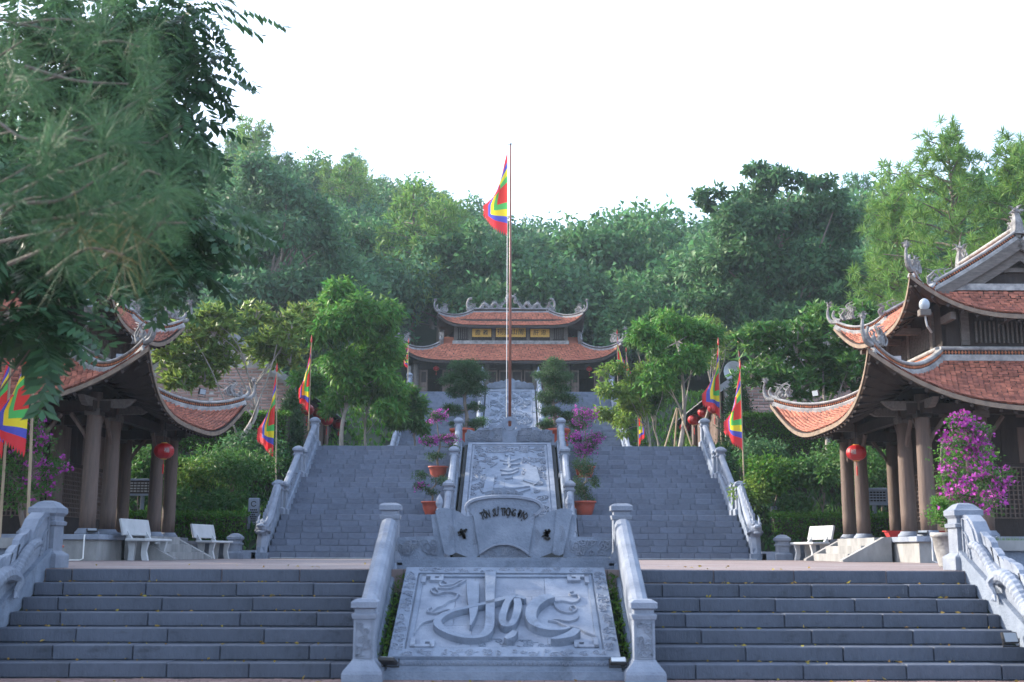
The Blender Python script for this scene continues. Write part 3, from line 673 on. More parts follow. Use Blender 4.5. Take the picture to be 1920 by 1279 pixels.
for s in(-1,1):
    side='left' if s<0 else 'right'
    T=balus(f'outer {side} balustrade of the middle stairs, ending in a dragon head on the plaza',s*6.56,segs,posts,31.0,1.05)
    dragon_head_rail(T,s,s*6.56)
    balus(f'inner {side} balustrade of the middle stairs, beside the cloud relief ramp',s*1.72,[(31.2,1.15,32.9,zl1)]+segs,posts,31.0,1.05)
    zt=lambda y:4.725+(y-49)*(4.475/8.75)
    balus(f'outer {side} balustrade of the farthest stairs, half hidden by terrace trees',s*5.12,[(49.2,4.8,52,zt(52)),(52.2,zt(52.2),55,zt(55)),(55.2,zt(55.2),57.7,9.2)],[(49.1,4.725),(52.1,zt(52)),(55.1,zt(55)),(57.9,9.2)],49,4.725)
    balus(f'inner {side} balustrade of the farthest stairs, beside the twin dragon relief',s*1.45,[(49.2,4.8,52,zt(52)),(52.2,zt(52.2),55,zt(55)),(55.2,zt(55.2),57.7,9.2)],[(49.1,4.725),(52.1,zt(52)),(55.1,zt(55))],49,4.725,k=.8)
    # stone lantern beside upper crest
    b=MB(); T=thing('stone_lantern',f'small pagoda stone lantern on the {side} side of the highest carved crest','stone lantern',(s*1.42,57.95,9.2))
    b.sq([(.2,0),(.2,.1),(.1,.15),(.1,.55),(.18,.62),(.18,.68)],n=6); b.build('pedestal',M['stone2'],T)
    b=MB(); b.sq([(.12,.68),(.14,.8),(.12,.92)],n=6); b.build('lamp_house',M['stone2'],T)
    b=MB(); b.sq([(.27,.9),(.25,.95),(.12,1.05),(.05,1.14),(.045,1.22),(.005,1.32)],n=6); b.build('cap',M['stone2'],T)
    b=MB(); b.bx(-.06,.06,-.15,-.1,.74,.87); b.build('painted_opening',M['joint'],T)  # solid block, its dark colour stands in for shade inside the lamp house
# ---------------------------------------------------------------- dragon parapets of the lowest flight
SP=domepost(.80,.145,.175)
for s in(-1,1):
    side='left' if s<0 else 'right'
    T=thing('dragon_parapet',f'carved pale stone dragon parapet sloping down at the far {side} edge of the lowest steps','dragon parapet',(s*5.56,14.15,0))
    link('post',SP,T,(0,.0,1.05))
    P=plane((0,0,0),(0,1,0),(0,0,1))
    sl=.5
    b=MB(); b.prism([(-.17,1.0),(-2.6,-.22+.02),(-3.2,-.3),(-3.2,.08),(-2.6,.16),(-.17,1.28)],P,-.15,.15); b.build('curb',M['stone'],T)
    pr=[(-.16,1.1),(-.16,1.70),(-.30,1.70),(-.46,1.62),(-.58,1.48),(-.66,1.30),(-.78,1.22),(-1.1,1.08),(-1.7,.80),(-2.4,.48),(-3.0,.3),(-3.0,.05),(-2.5,.1)]
    b=MB(); b.prism(pr,P,-.085,.085); b.build('parapet_slab',M['stone2'],T)
    P2=plane((-s*.086,0,0),(0,-s,0),(0,0,1)); Q=lambda u,v,h:P2(-s*u,v,h)
    b=MB(); b.ribbon([(-.20,1.12),(-.20,1.66),(-.34,1.64),(-.48,1.52),(-.56,1.36)],.03,Q,.02)
    for i in range(6): b.ribbon(cr([(-.24-.02*i,1.5-.06*i),(-.33,1.42-.055*i),(-.36-.02*i,1.30-.05*i)],4),.018,Q,.02)
    swirls(b,Q,-2.6,-.9,.28,.5,22,.03,.025,rd,.16)
    for i in range(9): y=-.5-.24*i; b.ribbon(spiral(y,1.13+y*.46+.1,.01,.05,1.2),.022,Q,.03)
    tag(b.build('cloud_carving',M['stone2'],T),kind='stuff')
    b=MB(); pts=[]
    for i in range(97):
        t=i/96; y=-.52-2.35*t; z=1.36+(y+.52)*.44-.06+.075*math.sin(t*19+.6); pts.append((-s*(.10+.025*math.cos(t*19)),y,z))
    b.tube(pts,[(.045+.035*min(1,i/24))*(1+.10*(i%2)) for i in range(97)],9); b.build('dragon_body',M['stone2'],T)
    b=MB()
    for i in range(14):
        t=i/13; y=-.66-2.2*t; z=1.40+(y+.52)*.44+.04*math.sin(t*19+.6); h=.16
        b.prism([(y+.13,z-.10),(y+.11,z+.02),(y+.17,z+h*.95),(y+.06,z+h*.80),(y-.03,z+h*.45),(y-.10,z-.16)],P,-.04,.04)
    b.build('back_spine',M['stone2'],T)
    for t in(.32,.72):
        b=MB(); y=-.52-2.35*t; z=1.36+(y+.52)*.44
        b.tube(cr([(-s*.12,y,z),(-s*.2,y+.12,z-.1),(-s*.19,y+.05,z-.22)],4),[.07,.065,.06,.055,.05,.045,.04,.035,.03],6)
        for k in range(3): b.tube([(-s*.19,y+.05,z-.22),(-s*.22,y-.04+.05*k,z-.29)],[.025,.012],5)
        b.build('dragon_leg',M['stone2'],T)
    W_=thing('low_wall',f'dark stained low wall with coping behind the {side} dragon parapet','wall',(s*10.6,13.80,0))
    b=MB(); b.bx(-4.85,4.85,-.1,.12,-.3,1.28); b.build('wall_face',M['stone'],W_)
    b=MB(); b.bx(-4.9,4.9,-.17,.18,1.28,1.40); b.build('coping',M['concrete'],W_)
# ---------------------------------------------------------------- curved tiled roofs
def roofsurf(ax,ay,zi,ex,ey,ze,lift,p=3.2,g=1.35,push=.05):
    def f(k,u,t):
        u=np.asarray(u,float); t=np.asarray(t,float)
        hx=ax+(ex-ax)*t; hy=ay+(ey-ay)*t; q=np.abs(u)
        z=ze+(zi-ze)*(1-t)**g+lift*q**p*t**2
        m=1+push*q**4*t*t
        if k==0: return np.stack([u*hx*m,-hy*m,z],-1)
        if k==1: return np.stack([hx*m,u*hy*m,z],-1)
        if k==2: return np.stack([-u*hx*m,hy*m,z],-1)
        return np.stack([-hx*m,-u*hy*m,z],-1)
    return f
def tilefield(f,k,halfw0,halfw1,L,tw,te,seed,t_a=.0,t_b=1.0,drop=1.0):
    r=np.random.RandomState(seed); rows=max(2,int(L/te)); U=[];Tt=[];HW=[];TL=te/L
    for j in range(rows):
        t1=t_a+(t_b-t_a)*(j+1)/rows; hw=halfw0+(halfw1-halfw0)*t1; n=max(2,int(2*hw/tw)); off=.5*(j%2)
        i=np.arange(n+1); x=((i+off)/n*2-1); x=x[np.abs(x)<=1+1e-6]
        U.append(x); Tt.append(np.full(len(x),t1)); HW.append(np.full(len(x),tw*.5/hw))
    u=np.concatenate(U); t=np.concatenate(Tt); w_=HW=np.concatenate(HW); n=len(u)
    u=u+r.randn(n)*w_*.12; t=t+r.randn(n)*TL*.05
    du=np.array([-1,1,1,0,-1]); dt=np.array([-1.0,-1.0,-.15,.12,-.15]); dz=np.array([.010,.010,.05,.058,.05])
    uu=np.clip(u[:,None]+du*w_[:,None]*.97,-1,1); tt=np.clip(t[:,None]+dt*TL*(t_b-t_a),0,1.03)
    V=f(k,uu,tt); V[...,2]+=dz+r.rand(n,1)*.012
    low=V[:,2:5].copy(); low[...,2]-=.04
    A=np.concatenate([V,low],1)   # 8 verts
    F=np.array([(0,1,2),(0,2,4),(2,3,4),(2,5,6),(2,6,3),(3,6,7),(3,7,4)])
    return A.reshape(-1,3),(np.arange(n)[:,None,None]*8+F).reshape(-1,3)
def roofpart(T,name,f,dims,tw,te,mt,fascia=.15,nu=40,nt=9,mf='gwood',rafters=True,seed=1,under='dwood',lift=True):
    ax,ay,ex,ey,L=dims
    AV=[];AF=[];nb=0
    b=MB(); fb=MB(); rb=MB()
    for k in range(4):
        us=np.linspace(-1,1,nu); ts=np.linspace(0,1,nt)
        g=f(k,us[None,:]+0*ts[:,None],ts[:,None]+0*us[None,:])
        b0=[tuple(p) for p in g.reshape(-1,3)]; b1=[(x,y,z-.10) for x,y,z in b0]
        b.add(b0,[(j*nu+i,j*nu+i+1,(j+1)*nu+i+1,(j+1)*nu+i) for j in range(nt-1) for i in range(nu-1)])
        b.add(b1,[(j*nu+i,j*nu+i+1,(j+1)*nu+i+1,(j+1)*nu+i) for j in range(nt-1) for i in range(nu-1)])
        e=f(k,us,np.ones(nu)); out={0:(0,-1),1:(1,0),2:(0,1),3:(-1,0)}[k]
        vs=[]
        for p in e:
            for o_,z in((.015,-.0),(.015,-fascia),(-.05,-fascia),(-.05,-.0)): vs.append((p[0]+out[0]*o_,p[1]+out[1]*o_,p[2]+z))
        fs=[]
        for i in range(nu-1):
            for j in range(4): fs.append((i*4+j,i*4+(j+1)%4,(i+1)*4+(j+1)%4,(i+1)*4+j))
        fb.add(vs,fs)
        if rafters:
            m=int((ex if k%2==0 else ey)*2/.3)
            for i in range(m+1):
                u=-.97+1.94*i/m; a=f(k,u,.12)[()]; c=f(k,u,.985)[()]; mid=f(k,u,.55)[()]
                rb.tube([(q[0],q[1],q[2]-.14) for q in(a,mid,c)],.045,4)
        hw0,hw1=(ax,ex) if k%2==0 else (ay,ey)
        V,F_=tilefield(f,k,hw0,hw1,L,tw,te,seed+k); AV.append(V); AF.append(F_+nb); nb+=len(V)
    b.build(name+'_roof_deck',M[under],T,smooth=True)
    fb.build(name+'_eave_board',M[mf],T)
    if rafters: tag(rb.build('rafters',M['dwood'],T),kind='stuff')
    o=link(name+'_roof_tiles',npmesh('roof_tiles',np.concatenate(AV),np.concatenate(AF),M[mt]),T); tag(o,kind='stuff')
def ridgeband(T,name,pts,sc_=1.0,side=None,lat=True,par=None):
    pm=M['plaster'] if lat else M['ridge']
    q=MB(); w_=.12*sc_; pts=[Vector(p) for p in pts]; up=lambda d:[p+Vector((0,0,d)) for p in pts]
    q.m=0; q.sweep(pts,[(-w_,-.06),(-w_,.05*sc_),(-w_*.8,.09*sc_),(w_*.8,.09*sc_),(w_,.05*sc_),(w_,-.06)],side)
    q.m=1; q.sweep(up(.09*sc_),[(-w_*.5,0),(-w_*.5,.12*sc_),(w_*.5,.12*sc_),(w_*.5,0)],side)
    q.m=0; q.sweep(up(.21*sc_),[(-w_*.8,0),(-w_,.03*sc_),(-w_,.06*sc_),(-w_*.6,.10*sc_),(w_*.6,.10*sc_),(w_,.06*sc_),(w_,.03*sc_),(w_*.8,0)],side)
    o=q.build(name,[pm,M['dwood']],T)
    if lat:
        L=[0]
        for a,c in zip(pts,pts[1:]): L.append(L[-1]+(c-a).length)
        z=MB(); n=int(L[-1]/(.085*sc_)); j=0
        for i in range(n):
            s=(i+.5)*L[-1]/n
            while L[j+1]<s and j<len(L)-2: j+=1
            t=(s-L[j])/(L[j+1]-L[j]); p=pts[j].lerp(pts[j+1],t); d=(pts[j+1]-pts[j]).normalized()
            sd=Vector(side) if side is not None else Vector((d.y,-d.x,0)).normalized(); u=sd.cross(d); u=u if u.z>0 else -u
            for sg in(-1,1):
                cc=p+u*(.15*sc_)+sd*sg*w_*.62
                z.add([cc+d*.034*sc_,cc+u*.058*sc_,cc-d*.034*sc_,cc-u*.058*sc_,cc+sd*sg*.02],[(0,1,4),(1,2,4),(2,3,4),(3,0,4),(0,1,2,3)])
        tag(z.build('lattice_tiles',M['lattice'],o),kind='stuff')
    return o
def spiky(b,c,r,n,rd):
    b.ell(c,(r*.55,r*.55,r*.55),7,5)
    for i in range(n):
        d=Vector((rd.uniform(-1,1),rd.uniform(-1,1),rd.uniform(-.3,1.1))).normalized(); a=Vector(c)+d*r*.3
        b.tube([a,a+d*r*.5+Vector((0,0,.03)),a+d*r*1.0],[r*.16,r*.13,.004],4)
def flames(b,p,d,L,h,n,rd):
    # dragon-like openwork: curled tongues rising from a ridge, along d
    p=Vector(p); d=Vector(d).normalized(); s=Vector((d.y,-d.x,0))
    for i in range(n):
        t=rd.random(); q=p+d*(t-.5)*L+s*rd.uniform(-.05,.05); hh=h*rd.uniform(.45,1.0)*(1-.5*abs(t-.4)); c=rd.choice((-1,1))
        b.tube(cr([q,q+Vector((0,0,hh*.4))+d*c*hh*.22,q+Vector((0,0,hh*.8))-d*c*hh*.12,q+Vector((0,0,hh))+d*c*hh*.34],4),[hh*.075*(1-i2/13)+.005 for i2 in range(13)],5)
    for i in range(max(3,n//4)):
        q=p+d*rd.uniform(-.4,.4)*L+Vector((0,0,h*rd.uniform(.05,.3))); b.ell(q,(h*.12,h*.10,h*.11),7,5)
def tiporn(T,name,base,d,h,rd,m='orn'):
    d=Vector(d).normalized(); B=Vector(base); Z=Vector((0,0,1)); b=MB()
    path=cr([B-d*.3*h,B+d*.12*h+Z*.08*h,B+d*.34*h+Z*.36*h,B+d*.36*h+Z*.72*h,B+d*.26*h+Z*1.0*h],5)
    b.tube(path,[h*(.13-.085*i/20) for i in range(21)],7); spiky(b,path[-1],h*.2,14,rd)
    b.tube(cr([B-d*.45*h+Z*.06*h,B-d*.12*h+Z*.18*h,B+d*.03*h+Z*.42*h,B-d*.08*h+Z*.66*h],5),[h*(.12-.06*i/15) for i in range(16)],6)
    flames(b,B-d*.85*h+Z*.06*h,d,h*.9,h*.95,17,rd)
    return b.build(name,M[m],T,smooth=False)
def hips(T,f,name,h,rd,sc_=1.0,t0=0.0,lat=True,orn='corner_ornament'):
    for k,u in((0,-1),(0,1),(2,-1),(2,1)):
        ts=np.linspace(t0,.97,16); pts=[Vector(f(k,u,t)[()])+Vector((0,0,.04)) for t in ts]
        ridgeband(T,name,pts,sc_*.7,lat=lat)
        e=Vector(f(k,u,1.0)[()]); d=e-Vector(f(k,u,.8)[()]); d.z=0
        tiporn(T,orn,e+Vector((0,0,.10)),d,h,rd)
# ---------------------------------------------------------------- drum pavilions
Z0=1.05
def pavilion(x,y,label):
    rd=random.Random(21); T=thing('pavilion',label,'pavilion',(x,y,Z0),'twin corner pavilions'); g=lambda z:z-Z0
    # stylobate of slabs
    b=MB(); b.bx(-3.2,3.2,-3.2,3.2,-.05,g(1.47)); b.build('stylobate',M['concrete'],T)
    for sx,sy in((0,-1),(0,1),(1,0),(-1,0)):
        n=4
        for i in range(n):
            a=-3.27+6.54*i/n+.004; c=-3.27+6.54*(i+1)/n-.004; q=MB()
            if sx==0: y0,y1=sorted((sy*2.75,sy*3.27)); q.bevbox(a,c,y0,y1,g(1.47),g(1.58),.01)
            else:
                if i in(0,3): a,c=max(a,-2.745),min(c,2.745)
                x0,x1=sorted((sx*2.75,sx*3.27)); q.bevbox(x0,x1,a,c,g(1.47),g(1.58),.01)
            q.build('edge_slab',M['stone2'],T)
    b=MB(); b.bx(-2.75,2.75,-2.75,2.75,g(1.47),g(1.575)); b.build('floor',M['step2'],T)
    # steps on the inner side, between sloping cheek walls
    for i in range(3):
        q=MB(); z1=.176*(i+1)-.004 if i<2 else g(1.575); q.bx(-3.27-.30*(3-i),-3.275 if i==2 else -3.27-.30*(2-i)+0.0,-1.45,1.45,0 if i==0 else .176*i-.004+.0,z1-.0)
        if i<2: q.bx(-3.27-.30*(2-i)+.001,-3.275,-1.448,1.448,0,z1-.001)
        q.build('step',M['concrete'],T)
    P=lambda u,v,h:(u,h,v)
    for sy in(-1,1):
        q=MB(); y0,y1=sorted((sy*1.455,sy*1.70)); q.prism([(-4.35,0),(-4.35,.04),(-3.42,g(1.585)),(-3.275,g(1.585)),(-3.275,0)],P,y0,y1); q.build('cheek_wall',M['concrete'],T)
    # columns
    offs=(-2.85,-1.65,1.65,2.85)
    cb=MB(); cb.sq([(.165,0),(.168,.4),(.165,1.1),(.155,2.0),(.145,2.85)],n=14); cm=cb.mesh('column',M['wood'],True)
    sb=MB(); sb.sq([(.25,0),(.25,.05),(.20,.10),(.185,.13)],n=16); sm=sb.mesh('column_base',M['stone2'],True)
    bb=MB(); bb.bx(-.07,.07,-.62,.15,-.06,.12); bb.prism([(-.62,-.06),(-.74,.01),(-.86,.12),(-.62,.12)],lambda u,v,h:(h,u,v),-.065,.065)
    bb.bx(-.16,.16,-.16,.16,-.22,-.08); brm=bb.mesh('bracket',M['gwood'])
    for i,cx in enumerate(offs):
        for j,cy in enumerate(offs):
            c=link('column',cm,T,(cx,cy,g(1.70))); link('column_base',sm,c,(0,0,-.125))
            if i in(0,3) or j in(0,3):
                for (cond,rz) in((j==0,0),(j==3,math.pi),(i==0,-math.pi/2),(i==3,math.pi/2)):
                    if cond: q=link('bracket',brm,T,(cx,cy,g(4.28))); q.rotation_euler.z=rz
                for dx,dy in((1,0),(-1,0),(0,1),(0,-1)):
                    nx,ny=cx+dx*.5,cy+dy*.5
                    if abs(nx)<3 and abs(ny)<3 and (abs(cx)==2.85 and dy or abs(cy)==2.85 and dx):
                        q=MB(); q.tube(cr([(dx*.12,dy*.12,g(3.55)),(dx*.22,dy*.22,g(3.72)),(dx*.5,dy*.5,g(4.10))],4),.05,5); q.build('brace',M['wood'],T,(cx,cy,0))
    b=MB()
    for o_ in(-2.85,2.85):
        b.bx(-3.2,3.2,o_-.09,o_+.09,g(4.14),g(4.36)); b.bx(o_-.085,o_+.085,-3.2,3.2,g(4.13),g(4.35))
    for o_ in(-1.65,1.65):
        b.bx(-2.76,2.76,o_-.08,o_+.08,g(3.98),g(4.2)); b.bx(o_-.075,o_+.075,-2.76,2.76,g(3.97),g(4.19))
    b.build('tie_beams',M['dwood'],T)
    # inner plank room with grilles
    for k in range(4):
        a=k*math.pi/2; Mx=Matrix.Rotation(a,4,'Z'); q=MB(); q.bx(-1.5,1.5,-1.69,-1.61,g(1.58),g(4.55),Mx); w_=q.build('room_wall',M['dwood'],T)
        for i in range(8):
            q=MB(); q.bx(-1.48+.37*i+.005,-1.48+.37*(i+1)-.005,-1.72,-1.691,g(3.2),g(4.4),Mx); q.build('plank',M['wood' if i%3==0 else 'dwood'],w_)
        q=MB()
        for i in range(30): q.bx(-1.45+.1*i-.012,-1.45+.1*i+.012,-1.73,-1.69,g(2.0),g(3.1),Mx)
        for i in range(12): q.bx(-1.48,1.48,-1.725,-1.692,g(2.0)+.1*i-.012,g(2.0)+.1*i+.012,Mx)
        tag(q.build('window_grille',M['wood'],w_),kind='stuff')
    # lower roof
    f=roofsurf(2.05,2.05,g(5.46),4.2,4.2,g(4.12),1.15)
    roofpart(T,'lower',f,(2.05,2.05,4.2,4.2,2.6),.112,.10,'tile',.095,seed=3,mf='owood')
    hips(T,f,'hip_ridge',.52,rd,1.0,.02)
    for k in range(4):
        a=k*math.pi/2; Mx=Matrix.Rotation(a,4,'Z'); z=g(5.45); ridgeband(T,'wall_band',[Mx@Vector((-2.12,-2.12,z)),Mx@Vector((2.12,-2.12,z))],.85)
    # upper storey
    for k in range(4):
        a=k*math.pi/2; Mx=Matrix.Rotation(a,4,'Z'); q=MB(); q.bx(-2.0,2.0,-2.0,-1.9,g(5.5),g(6.75),Mx); w_=q.build('upper_wall',M['dwood'],T)
        q=MB()
        for i in range(26): q.bx(-1.25+.1*i-.02,-1.25+.1*i+.02,-2.05,-2.003,g(5.82),g(6.3),Mx)
        tag(q.build('window_slats',M['gwood'],w_),kind='stuff')
        for i in(-1,0,1):
            q=MB(); q.bx(-.09+i*1.5,.09+i*1.5,-2.07,-2.002,g(5.76),g(6.6),Mx); q.build('wall_post',M['gwood'],w_)
        for i in(-1.95,-.7,.7):
            q=MB(); q.bx(-.06+i,.06+i,-2.6,-2.0,g(6.24),g(6.40),Mx); q.build('upper_bracket',M['gwood'],T)
    # upper skirt roof
    f2=roofsurf(1.95,1.62,g(7.12),2.8,2.8,g(6.30),.85,push=.06)
    roofpart(T,'upper',f2,(1.95,1.62,2.8,2.8,1.45),.112,.10,'tile',.095,seed=9,mf='owood')
    hips(T,f2,'upper_hip_ridge',.5,rd,.85,.02)
    # gable slopes (ridge along Y)
    zr,zg=g(8.32),g(7.10); AV=[];AF=[];nb=0; b=MB()
    for s in(-1,1):
        def fg(k,u,t,s=s):
            u=np.asarray(u,float); t=np.asarray(t,float); return np.stack([s*1.98*t+0*u,u*1.72+0*t,zr+(zg-zr)*(t*1.12-.12*t*t)],-1)
        V,F_=tilefield(fg,0,1.72,1.72,2.35,.112,.10,31+s); AV.append(V); AF.append(F_+nb); nb+=len(V)
        us=np.linspace(-1,1,3); ts=np.linspace(0,1,8); gg=fg(0,us[None,:]+0*ts[:,None],ts[:,None]+0*us[None,:]).reshape(-1,3)
        for dz in(0,-.09): b.add([(p[0],p[1],p[2]+dz) for p in gg],[(j*3+i,j*3+i+1,(j+1)*3+i+1,(j+1)*3+i) for j in range(7) for i in range(2)])
        for sy in(-1,1):
            pts=[Vector(fg(0,sy*.99,t)[()]) for t in np.linspace(0.03,1.0,9)]
            ridgeband(T,'verge_ridge',pts,.7)
            q=MB(); off=Vector((0,sy*.06,0)); q.sweep([p+off for p in pts],[(-.03,-.02),(-.03,-.24),(.03,-.24),(.03,-.02)],(0,1,0)); q.build('bargeboard',M['gwood'],T)
            q=MB(); q.sweep([p-Vector((0,sy*.04,0)) for p in pts],[(-.03,-.245),(-.03,-.44),(.03,-.44),(.03,-.245)],(0,1,0)); q.build('bargeboard',M['gwood'],T)
            q=MB(); flames(q,Vector((s*1.9,sy*1.72,zg+.1)),(s,0,0),.5,.5,14,rd); q.build('verge_ornament',M['orn'],T)
    b.build('gable_roof_deck',M['dwood'],T); tag(link('gable_roof_tiles',npmesh('roof_tiles',np.concatenate(AV),np.concatenate(AF),M['tile']),T),kind='stuff')
    for sy in(-1,1):
        q=MB(); q.prism([(-1.75,zg+.02),(1.75,zg+.02),(0,zr-.08)],P,sy*1.45-.03,sy*1.45+.03); q.build('pediment',M['dwood'],T)
        q=MB(); q.bx(-1.85,1.85,min(sy*1.55,sy*1.75),max(sy*1.55,sy*1.75),zg-.02,zg+.13); q.build('pediment_sill',M['plaster'],T)
        for zz in(.45,.8):
            q=MB(); hw=1.75*(1-zz/1.3); q.bx(-hw,hw,sy*1.5-.05,sy*1.5+.05,zg+zz,zg+zz+.1); q.build('pediment_beam',M['gwood'],T)
        q=MB(); spiky(q,(0,sy*1.66,zr+.62),.16,12,rd); q.tube([(0,sy*1.66,zr+.1),(0,sy*1.7,zr+.35),(0,sy*1.66,zr+.6)],[.16,.12,.07],7); flames(q,(0,sy*1.45,zr+.2),(0,1,0),.5,.5,10,rd); q.build('ridge_end_ornament',M['orn'],T)
    ridgeband(T,'main_ridge',[(0,-1.7,zr),(0,1.7,zr)],.9)
    return T
pr=pavilion(11.6,27.1,'two tiered pavilion with sunlit upturned roofs, standing at the right edge')
pl=dup(pr,(-11.6,27.1,Z0),'two tiered pavilion with shaded upturned roofs behind foliage, at the left edge',rz=math.pi)
# ---------------------------------------------------------------- temple
def temple():
    rd=random.Random(4); Y=66.8; zb=9.2; T=thing('temple','red roofed two tiered temple at the top of the far stairs, with gilded name boards','temple',(0,Y,zb)); g=lambda z:z-zb
    b=MB(); b.bx(-6.0,6.0,-3.4,3.4,-.02,.18); b.build('plinth',M['stone'],T)
    fy=-2.8
    b=MB(); b.bx(-5.6,5.6,2.7,2.8,.18,2.4); b.bx(-5.6,-5.5,fy,2.7,.18,2.4); b.bx(5.5,5.6,fy,2.7,.18,2.4); b.build('rear_wall',M['dwood'],T)
    for s in(-1,1):
        q=MB(); q.bx(min(s*5.6,s*5.82),max(s*5.6,s*5.82),fy-.05,2.8,.18,2.3); q.build('end_wall',M['plaster'],T)
    b=MB(); b.bx(-5.5,5.5,fy-.02,fy+.1,2.1,2.6); b.build('lintel',M['dwood'],T)
    cb=MB(); cb.sq([(.15,0),(.15,2.2)],n=10); cm=cb.mesh('column',M['gwood'],True)
    for x in(-5.3,-3.2,-1.35,1.35,3.2,5.3): link('column',cm,T,(x,fy-.12,.18))
    def door(x,w_,rot=0):
        D=MB(); D.bx(-w_/2,w_/2,-.03,.03,0,1.9); d=D.build('door',M['wood'],T,(x,fy,.18))
        d.rotation_euler.z=rot
        for z0,z1,mm in((.12,.85,'wood'),(.95,1.12,'wood'),(1.2,1.78,'dwood')):
            q=MB(); q.bevbox(-w_/2+.08,w_/2-.08,-.055,-.031,z0,z1,.012); q.build('door_panel',M[mm],d)
    for s in(-1,1):
        for x in(3.62,4.88): door(s*x,.42)
        for x in(5.18-.0,): door(s*x,.12) if False else None
        for x in(2.85,2.4,1.95,1.6): door(s*x,.38)
    for x in(-1.05,-.35,.35,1.05): door(x,.62)
    b=MB(); b.bx(-5.5,-5.08,fy+.02,fy+.06,.18,2.1); b.bx(5.08,5.5,fy+.02,fy+.06,.18,2.1); b.build('wall_board',M['wood'],T)
    ze,zi=g(11.62),g(13.0)
    f=roofsurf(4.0,1.45,zi,6.05,3.85,ze,1.0,p=9,g=1.3,push=.03)
    roofpart(T,'lower',f,(4.0,1.45,6.05,3.85,2.8),.17,.15,'ttile',.14,nu=50,seed=40,rafters=False,mf='dwood')
    # front field carried on up to the upper storey
    hips(T,f,'hip_ridge',.68,rd,.8,.05,lat=False)
    b=MB(); b.bx(-4.0,4.0,-1.45,1.45,zi-.3,zi+.06); b.build('shoulder_roof',M['ttile'],T)
    for s in(-1,1):
        q=MB(); q.sweep([(s*4.0,-1.5,zi),(s*4.0,-.8,zi+.55)],[(-.12,0),(-.12,.3),(.12,.3),(.12,0)],(1,0,0)); q.build('shoulder_ridge',M['ridge'],T)
        q=MB(); flames(q,(s*4.0,-1.5,zi+.1),(0,1,0),.5,.55,12,rd); q.build('shoulder_ornament',M['orn'],T)
        q=MB(); q.tube(cr([(s*4.0,-.85,zi+.7),(s*4.1,-.85,zi+1.05),(s*4.2,-.85,zi+1.3),(s*4.1,-.85,zi+1.5)],4),.06,5); flames(q,(s*4.05,-.85,zi+.75),(1,0,0),.3,.6,8,rd); q.build('shoulder_ornament',M['orn'],T)
        b=MB(); b.prism([(-1.5,zi-.05),(1.5,zi-.05),(.75,zi+.55),(-.75,zi+.55)],PL,min(s*3.3,s*3.95),max(s*3.3,s*3.95)); b.build('shoulder_roof',M['ttile'],T)
    b=MB(); b.bx(-3.36,3.36,-1.52,-1.2,zi+.0,zi+.2); b.build('white_band',M['plaster'],T)
    b=MB(); b.bx(-3.3,3.3,-1.3,1.3,zi-.2,zi+1.5); uw=b.build('upper_wall',M['dwood'],T)
    for x in(-3.2,-2.35,-1.0,1.0,2.35,3.2):
        q=MB(); q.bx(x-.09,x+.09,-1.4,-1.3,zi+.2,zi+1.2); q.build('upper_post',M['gwood'],T)
    for s in(-1,1):
        q=MB()
        for i in range(6): q.bx(s*2.78-.3+.12*i-.025,s*2.78-.3+.12*i+.025,-1.36,-1.301,zi+.32,zi+.95)
        q.build('window_bars',M['gwood'],T)
    for cx,w_,h,txt,sz in((-1.68,1.1,.47,'膽義',.33),(0,1.72,.56,'祠靈山鳳',.40),(1.68,1.1,.47,'肝忠',.33)):
        q=MB(); q.bevbox(cx-w_/2,cx+w_/2,-1.47,-1.40,zi+.42,zi+.42+h,.015); q.m=0; pb=q.build('name_board',M['gold'],T)
        q=MB(); P=plane((cx,-1.472,zi+.42+h/2),(1,0,0),(0,0,1)); frame(q,-w_/2,w_/2,-h/2,h/2,.045,.02,P); q.build('board_frame',M['gold'],pb)
        n=len(txt)
        for i,ch in enumerate(txt):
            vs,fs=textmesh(ch,sz,.006,1); u0=(i-(n-1)/2)*w_*(.40 if n==2 else .235)
            q=MB(); q.add([P(u0+v.x,v.y+.0,.008+v.z) for v in vs],fs); q.build('character',M['ink'],pb)
    f2=roofsurf(2.25,.06,g(15.15),4.1,2.15,g(13.95),.72,p=8,g=1.25,push=.03)
    roofpart(T,'upper',f2,(2.25,.06,4.1,2.15,2.45),.17,.15,'ttile',.13,nu=50,seed=50,rafters=False,mf='dwood')
    hips(T,f2,'upper_hip_ridge',.6,rd,.75,.0,lat=False)
    ridgeband(T,'main_ridge',[(-2.35,0,g(15.15)),(2.35,0,g(15.15))],.9,lat=False)
    for s in(-1,1):
        q=MB(); flames(q,(s*2.35,0,g(15.2)),(1,0,0),.45,.75,14,rd); q.tube(cr([(s*2.45,0,g(15.2)),(s*2.6,0,g(15.6)),(s*2.5,0,g(15.95)),(s*2.3,0,g(16.0))],4),.07,5); q.build('ridge_end_ornament',M['orn'],T)
        D=MB(); pts=[]
        for i in range(41):
            t=i/40; pts.append((s*(1.85-1.55*t),.05*math.sin(t*20),g(15.52)+.13*math.sin(t*15.7-1.2)+.10*t))
        D.tube(pts,[.04+.075*math.sin(math.pi*min(1,.15+t/40)) for t in range(41)],7); pts2=cr([pts[-1],(s*.22,0,g(15.85)),(s*.26,0,g(16.05)),(s*.12,0,g(16.12))],4); D.tube(pts2,.09,6); spiky(D,(s*.14,0,g(16.12)),.2,12,rd)
        for i in range(4,40,2):
            p=pts[i]; D.prism([(p[0]-.05,p[2]+.05),(p[0]+.05,p[2]+.05),(p[0]+s*.05,p[2]+.24+.05*math.sin(i))],lambda u,v,h:(u,h,v),-.02,.02)
        for i in range(0,40,7): D.tube([(pts[i][0],0,pts[i][2]),(pts[i][0]+s*.1,-.08,g(15.4))],.05,5)
        D.build('ridge_dragon',M['orn'],T)
    return T
temple()
